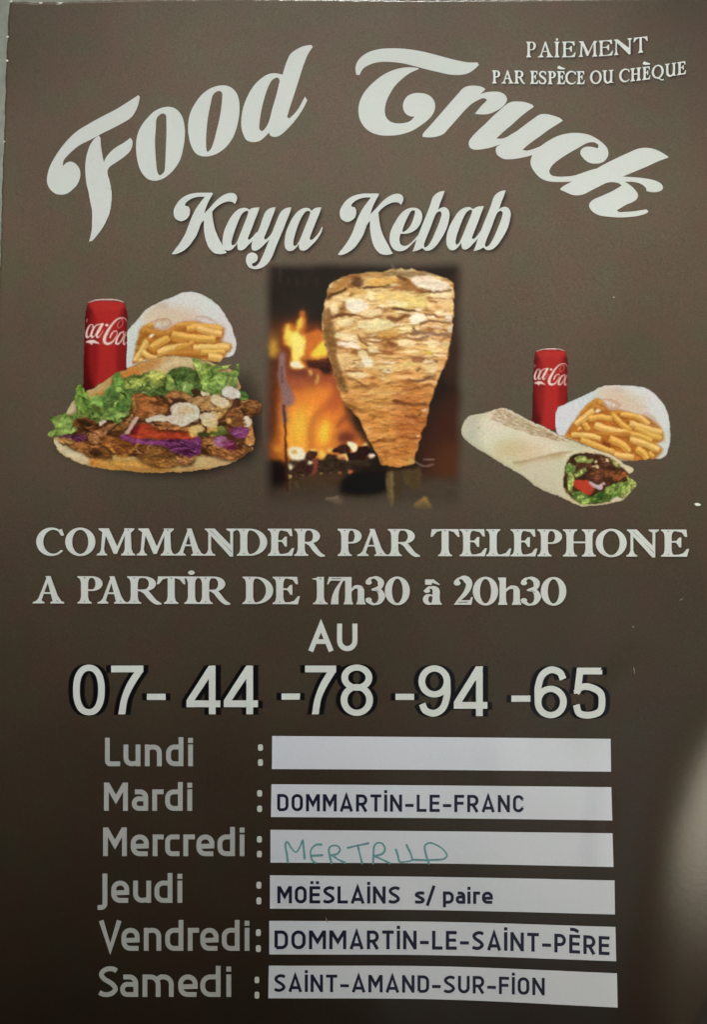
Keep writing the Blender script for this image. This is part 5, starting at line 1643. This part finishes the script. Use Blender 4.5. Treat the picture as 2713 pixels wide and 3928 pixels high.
meat('1400,910 1445,930 1455,1010 1470,1090 1450,1150 1390,1160 1400,1060 1390,980', kS, (176, 124, 70))
meat('1100,1090 1170,1060 1250,1100 1340,1140 1440,1120 1390,1190 1270,1215 1130,1150', kS, (150, 98, 54), tex=.28)
meat('920,1190 1000,1180 1070,1190 1040,1240 960,1250', kS, (168, 118, 72))
meat('640,1150 700,1120 800,1120 880,1150 930,1190 840,1215 680,1205', kS, (122, 80, 42), tex=.3)
meat('690,1210 800,1200 900,1215 940,1250 780,1255', kS, (154, 104, 52), tex=.3)
meat('330,1050 420,1000 530,960 470,1020 440,1070 400,1100 340,1080', kS, (172, 122, 78))
meat('420,1050 520,1060 580,1080 620,1110 560,1150 480,1140 420,1100', kS, (142, 90, 44))
meat('490,1090 560,1080 640,1110 620,1160 540,1180 490,1150', kS, (112, 66, 32))
vein('480,1120 520,1180 590,1185 650,1130 670,1100', kS, 22, (170, 118, 56), .9)
meat('190,1110 280,1090 340,1110 420,1120 460,1150 360,1170 260,1150', kS, (162, 108, 56), tex=.28)
meat('300,1140 380,1130 460,1150 500,1200 400,1195 320,1180', kS, (122, 80, 42), tex=.3)
s.poly('330,1160 400,1145 440,1180 360,1190', kS, (48, 32, 22), soft=5, grow=False)
meat('130,1080 200,1050 240,1080 200,1110', kS, (164, 116, 64))
for t_, w_, c_ in (('200,1100 300,1085 420,1115', 7, (190, 140, 82)), ('350,1060 420,1020', 8, (196, 150, 104)), ('700,1130 860,1150', 7, (166, 112, 58)), ('1110,1100 1200,1160 1280,1180', 8, (112, 68, 36)), ('1150,1090 1230,1130', 7, (182, 134, 80)), ('660,1170 780,1190 900,1195', 9, (84, 52, 28)),
                   ('700,820 780,840 850,860', 7, (164, 112, 66)), ('680,870 760,900', 8, (110, 64, 34)), ('1060,790 1160,790', 8, (206, 160, 96)), ('1100,860 1180,800 1240,790', 14, (196, 140, 70)), ('1400,1000 1430,1080', 9, (150, 96, 50)), ('450,1100 530,1110', 7, (176, 122, 66))):
    vein(t_, kS, w_, c_, .7)
# cabbage and tomato
PU, PD, PL = (112, 44, 92), (66, 22, 52), (160, 92, 146)


def cab(txt, kr, c_=PU, **kw):
    s.poly(txt, kr, c_, soft=2.0, rag=1.2, lab='cabbage_shred', tex=.25, ts=(14, 7), seed=len(s.names), **kw)


cab('540,1060 600,1040 700,1070 820,1080 1000,1070 1090,1060 1105,1140 1050,1195 960,1170 880,1140 800,1110 700,1110 600,1085', kS)
cab('860,1090 960,1070 1040,1090 1100,1120 1060,1180 940,1170 880,1140', kS, PD)
cab('1180,1080 1240,1050 1280,1080 1270,1120 1210,1120', kS, (168, 112, 140))
cab('1250,1090 1320,1080 1345,1130 1290,1150 1250,1130', kS, (118, 40, 56))
cab('1300,1010 1380,985 1430,1010 1400,1060 1330,1060', kS, (124, 58, 100))
cab('220,1070 300,1050 330,1080 240,1095', kS, (70, 32, 44))
cab('130,1050 240,1040 330,1040 300,1060 160,1065', kS, (84, 46, 60))
for t_, c_ in (('560,1050 660,1080 760,1085', PL), ('720,1110 800,1090 880,1100', PL), ('900,1140 1000,1130 1080,1100', PL), ('880,1110 960,1090 1010,1110', (140, 74, 124)), ('1060,1060 1080,1100 1060,1160', PL), ('940,1160 1040,1150', PD), ('880,1080 920,1110', PD), ('1320,1030 1400,1010', PL), ('950,1100 1000,1105', (44, 14, 36))):
    vein(t_, kS, 9, c_, .8, 1.8)
s.poly('600,1040 610,1000 650,970 720,965 800,990 880,1010 980,1015 1080,1030 1060,1065 960,1070 860,1075 740,1065 660,1070', kS, (156, 58, 36), soft=2.2, lab='tomato_slice', tex=.10, ts=(30, 8))
s.poly('620,1030 640,985 680,975 660,1040', kS, (104, 28, 34), soft=4, grow=False)
s.poly('700,1000 860,1010 1000,1020 1060,1035 1000,1030 820,1028', kS, (120, 50, 28), soft=5, grow=False, a=.8)
s.line('660,1060 780,1050 920,1055 1060,1050', kS, 16, (186, 74, 44), soft=4, a=.8, grow=False)
meat('760,970 900,960 1010,990 1060,1010 960,1015 840,1005', kS, (168, 112, 66), rag=1.6, tex=.3)
# sauce
SC = (206, 196, 178)


def sauce(txt, kr, c_=SC, **kw):
    under(txt, kr, .5, 4.0)
    s.poly(txt, kr, c_, soft=1.6, rag=1.4, lab='sauce', tex=.07, ts=(18, 12), seed=len(s.names), **kw)


sauce('900,850 960,820 1040,830 1090,870 1090,920 1040,960 980,985 880,960 800,950 740,960 720,940 800,910 890,910', kS)
s.poly('930,870 1010,850 1060,880 1000,905 940,900', kS, (196, 168, 134), soft=5, grow=False, tex=.25)
sauce('1110,900 1180,880 1220,920 1180,970 1120,970 1090,930', kS, (204, 186, 158))
sauce('1240,740 1300,715 1360,740 1370,780 1320,800 1260,780', kS, (206, 202, 194))
sauce('1180,770 1260,790 1290,840 1250,860 1170,820', kS, (206, 184, 152))
sauce('1400,920 1430,920 1450,950 1420,990', kS, (208, 196, 176))
sauce('600,1000 640,930 680,920 660,960 610,1030 570,1040', kS, (186, 158, 146))
sauce('400,960 440,940 450,955 410,975', kS, (200, 190, 180))
sauce('1100,740 1150,750 1160,775 1110,770', kS, (206, 190, 160))
for cx, cy, rx, ry, c_ in ((1060, 1020, 46, 36, (204, 160, 92)), (1180, 1010, 42, 50, (196, 148, 78)), (1085, 1000, 40, 30, (204, 168, 112)), (1160, 960, 60, 26, (208, 184, 142)), (1290, 950, 14, 18, (206, 160, 92)), (1235, 1000, 30, 22, (120, 128, 70)), (1220, 1030, 60, 18, (84, 96, 44)), (1120, 1040, 50, 16, (60, 66, 32))):
    s.ell(cx, cy, rx, ry, kS, c_, soft=2.4, rag=1.2, lab='sauce' if c_[0] > 190 else 'pickle', tex=.12)
s.ell(1408, 985, 9, 6, kS, (228, 220, 210), soft=1.6, grow=False)
s.ell(1435, 1120, 6, 9, kS, (226, 214, 200), soft=1.6, grow=False)
s.poly('1170,870 1240,850 1290,870 1230,930 1170,960 1200,910', kS, (206, 166, 96), soft=3, rag=1.4, grow=False, a=.8, tex=.15)
r_ = np.random.default_rng(12)


def shreds(n, box, only, cols, lw, ll, tilt, curve):
    for _ in range(n):
        x_, y_ = r_.uniform(box[0], box[2]), r_.uniform(box[1], box[3])
        L_, t_ = r_.uniform(*ll), math.radians(r_.uniform(-tilt, tilt))
        c, sn = math.cos(t_), math.sin(t_)
        b_ = r_.uniform(-curve, curve)
        pts = [(-L_ / 2, 0), (0, b_), (L_ / 2, r_.uniform(-4, 4))]
        txt = ' '.join(f'{x_ + u * c - v * sn:.1f},{y_ + u * sn + v * c:.1f}' for u, v in pts)
        wd = r_.uniform(*lw)
        s.line(txt, kS, (wd * .4, wd, wd * .4), cols[r_.integers(len(cols))], soft=1.3, a=r_.uniform(.5, .95), grow=False, only=only)


s.crumple(4.0, 15, 3)
s.relish(('lettuce_leaf',), .55, 60, 36, 1, 1.0, dark=(40, 58, 24))
s.relish(('lettuce_leaf',), .30, 26, 18, 8, 1.4, dark=(52, 70, 30), light=(190, 204, 122))
s.relish(('tomato_slice',), .35, 40, 10, 31, 1.2)
s.relish(('meat_slice', 'filling'), .5, 44, 15, 4, 1.3, dark=(58, 34, 20))
s.relish(('cabbage_shred',), .5, 36, 8, 17, 1.2, dark=(48, 14, 38), light=(170, 104, 156))
s.relish(('bun_top', ''), .14, 26, 12, 23, 1.2)
s.relish(('sauce',), .25, 18, 14, 27, 1.2, dark=(150, 112, 80))
ML_ = ('meat_slice', 'filling')
shreds(120, (150, 740, 1500, 1250), ML_, [(48, 28, 18), (66, 40, 24), (84, 50, 28)], (8, 16), (30, 90), 40, 16)
shreds(110, (150, 760, 1500, 1250), ML_, [(186, 136, 86), (170, 116, 66), (200, 152, 104)], (5, 10), (24, 70), 40, 14)
shreds(46, (540, 1030, 1440, 1200), ('cabbage_shred',), [(166, 100, 150), (140, 70, 122), (186, 130, 172)], (5, 8), (40, 90), 20, 12)
shreds(34, (540, 1030, 1440, 1200), ('cabbage_shred',), [(44, 12, 34), (60, 18, 48)], (7, 12), (30, 80), 20, 12)
shreds(36, (40, 560, 1440, 1060), ('lettuce_leaf',), [(206, 214, 150), (190, 204, 120), (214, 218, 168)], (4, 9), (20, 60), 80, 14)
shreds(70, (60, 600, 1440, 1040), ('lettuce_leaf',), [(34, 48, 22), (48, 64, 28)], (8, 18), (20, 56), 80, 14)
s.crumple(1.6, 7, 9)
s.print_parts('pita_sandwich', poster, 3.6, {'pita_sandwich': 'open pita kebab sandwich with lettuce and sauce'})


# ------------------------------------------------------------------ the rolled wrap
kW = (1596 / 700, 1760, 1540)
w = Picture(1765, 1558, 2450, 1948, 2.5)
w.poly('25,280 40,200 75,140 140,112 240,95 330,65 400,55 470,80 560,130 680,190 800,245 900,300 1000,340 1120,385 1220,420 1320,455 1400,500 1470,555 1535,585 1530,620 1490,640 1560,725 1500,800 1430,870 1280,900 1080,918 1010,895 900,840 700,760 560,650 400,560 230,455 100,370 50,320', kW, (200, 192, 164), soft=2, tex=.05, ts=(50, 30))
w.poly('30,280 75,150 190,110 180,200 200,330 230,450 100,370', kW, (186, 182, 164), soft=10, grow=False)
w.poly('190,200 260,110 400,120 560,210 760,330 980,420 820,470 640,500 480,535 340,500 220,400', kW, (212, 206, 184), soft=16, grow=False)
w.poly('280,390 480,330 700,400 820,420 700,470 480,520 340,490', kW, (196, 178, 140), soft=22, grow=False)
w.poly('470,545 640,520 800,480 940,450 880,500 720,545 560,560', kW, (168, 142, 98), soft=8, grow=False)
w.line('480,535 640,510 760,480 900,452 1000,440', kW, (10, 16, 14, 8), (146, 116, 76), soft=3, grow=False, a=.8)
w.poly('560,560 900,500 940,560 920,760 900,830 700,750', kW, (196, 188, 164), soft=10, grow=False)
w.line('950,480 930,600 920,760 930,800', kW, 18, (208, 196, 160), soft=4, grow=False)
w.line('660,700 680,640', kW, 12, (170, 160, 132), soft=4, grow=False, a=.6)
for i in range(9):
    x_ = 660 + i * 24
    w.line(f'{x_},{620+i*6} {x_+10},{740+i*8}', kW, 5, (172, 162, 134), soft=2.5, a=.45, grow=False)
w.line('30,270 60,330 230,455 480,600 700,750 1000,885', kW, (12, 26, 26, 22, 16), (168, 158, 132), soft=7, grow=False, a=.7)
r_ = np.random.default_rng(8)
for i in range(26):                      # toasted ridges of the grill
    y_ = 78 + i * 10.6
    xe = np.interp(y_, [55, 130, 190, 245, 300, 340, 385], [400, 560, 680, 800, 900, 1000, 1120])
    L_ = np.interp(y_, [78, 150, 230, 340], [90, 300, 310, 150])
    for j in range(4):
        x0 = xe - 26 - L_ + L_ * j / 4 + r_.uniform(-14, 10)
        x1 = x0 + L_ / 4 * r_.uniform(.7, 1.1)
        yy = y_ + j * 3 - 4 + r_.uniform(-2, 2)
        w.line(f'{x0},{yy-3} {(x0+x1)/2},{yy+1} {x1},{yy+2}', kW, (4, r_.uniform(6, 9), 4), (138, 106, 70), soft=1.2, a=r_.uniform(.45, .95), grow=False)
w.line('770,295 820,290', kW, 16, (120, 92, 60), soft=3, a=.7, grow=False)
w.line('168,232 174,222', kW, 8, (96, 84, 66), soft=1.6, a=.8, grow=False)
# the open end
w.poly('965,500 1040,455 1130,450 1260,470 1360,520 1420,570 1480,620 1520,700 1500,760 1440,830 1300,880 1130,900 1040,880 960,810 920,750 925,640', kW, (60, 38, 26), soft=2.2, lab='filling', tex=.35, ts=(20, 12))
for t_, c_ in (('1020,560 1120,520 1180,560 1130,600 1040,600', (84, 54, 38)), ('1140,620 1250,590 1340,600 1380,650 1280,660 1180,650', (96, 58, 34)), ('1360,640 1460,610 1490,650 1400,690 1350,680', (128, 74, 40)), ('1240,480 1320,500 1330,560 1260,560', (92, 62, 44)), ('1180,660 1280,680 1330,720 1220,720', (80, 48, 32)), ('1200,650 1235,660 1235,690 1205,690', (120, 70, 56))):
    w.poly(t_, kW, c_, soft=2.4, rag=1.2, lab='meat_slice', tex=.35, ts=(14, 8), seed=len(w.names))
for t_, c_ in (('1010,500 1050,480 1100,475 1130,500 1180,495 1175,530 1100,535 1030,530', (140, 156, 84)), ('940,560 980,540 1030,570 1010,620 960,640 935,610', (112, 138, 70)), ('960,640 1000,620 1020,700 1000,740 990,790 965,780', (156, 170, 92)), ('1010,640 1110,590 1110,610 1030,660', (164, 178, 104)),
               ('990,800 1060,790 1140,830 1240,820 1300,760 1360,720 1440,700 1500,690 1480,780 1420,830 1300,880 1140,895 1040,880', (84, 112, 48)), ('1290,760 1380,720 1440,710 1460,760 1380,800 1300,810', (124, 150, 72)), ('1040,830 1120,840 1150,890 1060,885', (140, 160, 82)), ('1480,650 1520,680 1560,725 1490,800 1430,860 1420,800 1490,730', (150, 162, 88)),
               ('1180,830 1260,790 1290,820 1240,870', (60, 88, 36)), ('1330,500 1400,540 1430,570 1380,570', (140, 138, 78))):
    w.poly(t_, kW, c_, soft=2.0, rag=1.4, lab='lettuce_leaf', tex=.22, ts=(12, 12), seed=len(w.names))
for t_, c_, w_ in (('1020,860 1080,830 1140,860', (176, 190, 120), 8), ('1310,790 1360,740 1440,730', (176, 192, 120), 8), ('1240,860 1270,790', (40, 60, 26), 14), ('1370,790 1400,730', (60, 88, 36), 12), ('1100,850 1180,830', (52, 76, 32), 14), ('1180,870 1200,830', (150, 170, 96), 8), ('1440,830 1500,750', (186, 190, 120), 8)):
    w.line(t_, kW, w_, c_, soft=1.8, a=.8, grow=False)
w.poly('1010,690 1060,685 1140,700 1180,760 1150,820 1080,790 1005,735', kW, (176, 62, 44), soft=2, lab='tomato_slice', tex=.08)
w.line('1110,690 1150,720 1170,770', kW, 14, (190, 84, 60), soft=3, a=.7, grow=False)
w.poly('1140,700 1200,720 1265,745 1250,775 1180,750', kW, (196, 166, 178), soft=1.8, lab='onion_piece')
w.poly('1220,740 1280,710 1290,720 1240,745', kW, (200, 184, 186), soft=1.8, lab='onion_piece')
w.poly('1330,870 1400,830 1420,850 1380,880', kW, (206, 196, 176), soft=2, lab='sauce')
for x_, y_ in ((1205, 525), (1300, 515), (1185, 565), (1215, 570)):
    w.ell(x_, y_, 16, 14, kW, (206, 180, 140), rag=1, soft=1.6, lab='sauce', tex=.2)
w.line('1030,455 1130,440 1240,448 1340,490 1430,555 1530,590', kW, (8, 14, 18, 16, 16, 26), (206, 192, 152), soft=2, grow=False)
w.line('925,760 960,830 1040,895 1130,912 1280,895 1400,870', kW, (8, 12, 14, 12, 8), (196, 182, 136), soft=2.5, grow=False)
w.crumple(3.0, 13, 5)
w.relish(('lettuce_leaf',), .6, 20, 14, 2, 1.4)
w.relish(('meat_slice', 'filling'), .6, 24, 12, 6, 1.3, dark=(34, 20, 14))
w.print_parts('rolled_wrap', poster, 3.6, {'rolled_wrap': 'rolled flatbread wrap toasted with brown ridges'})
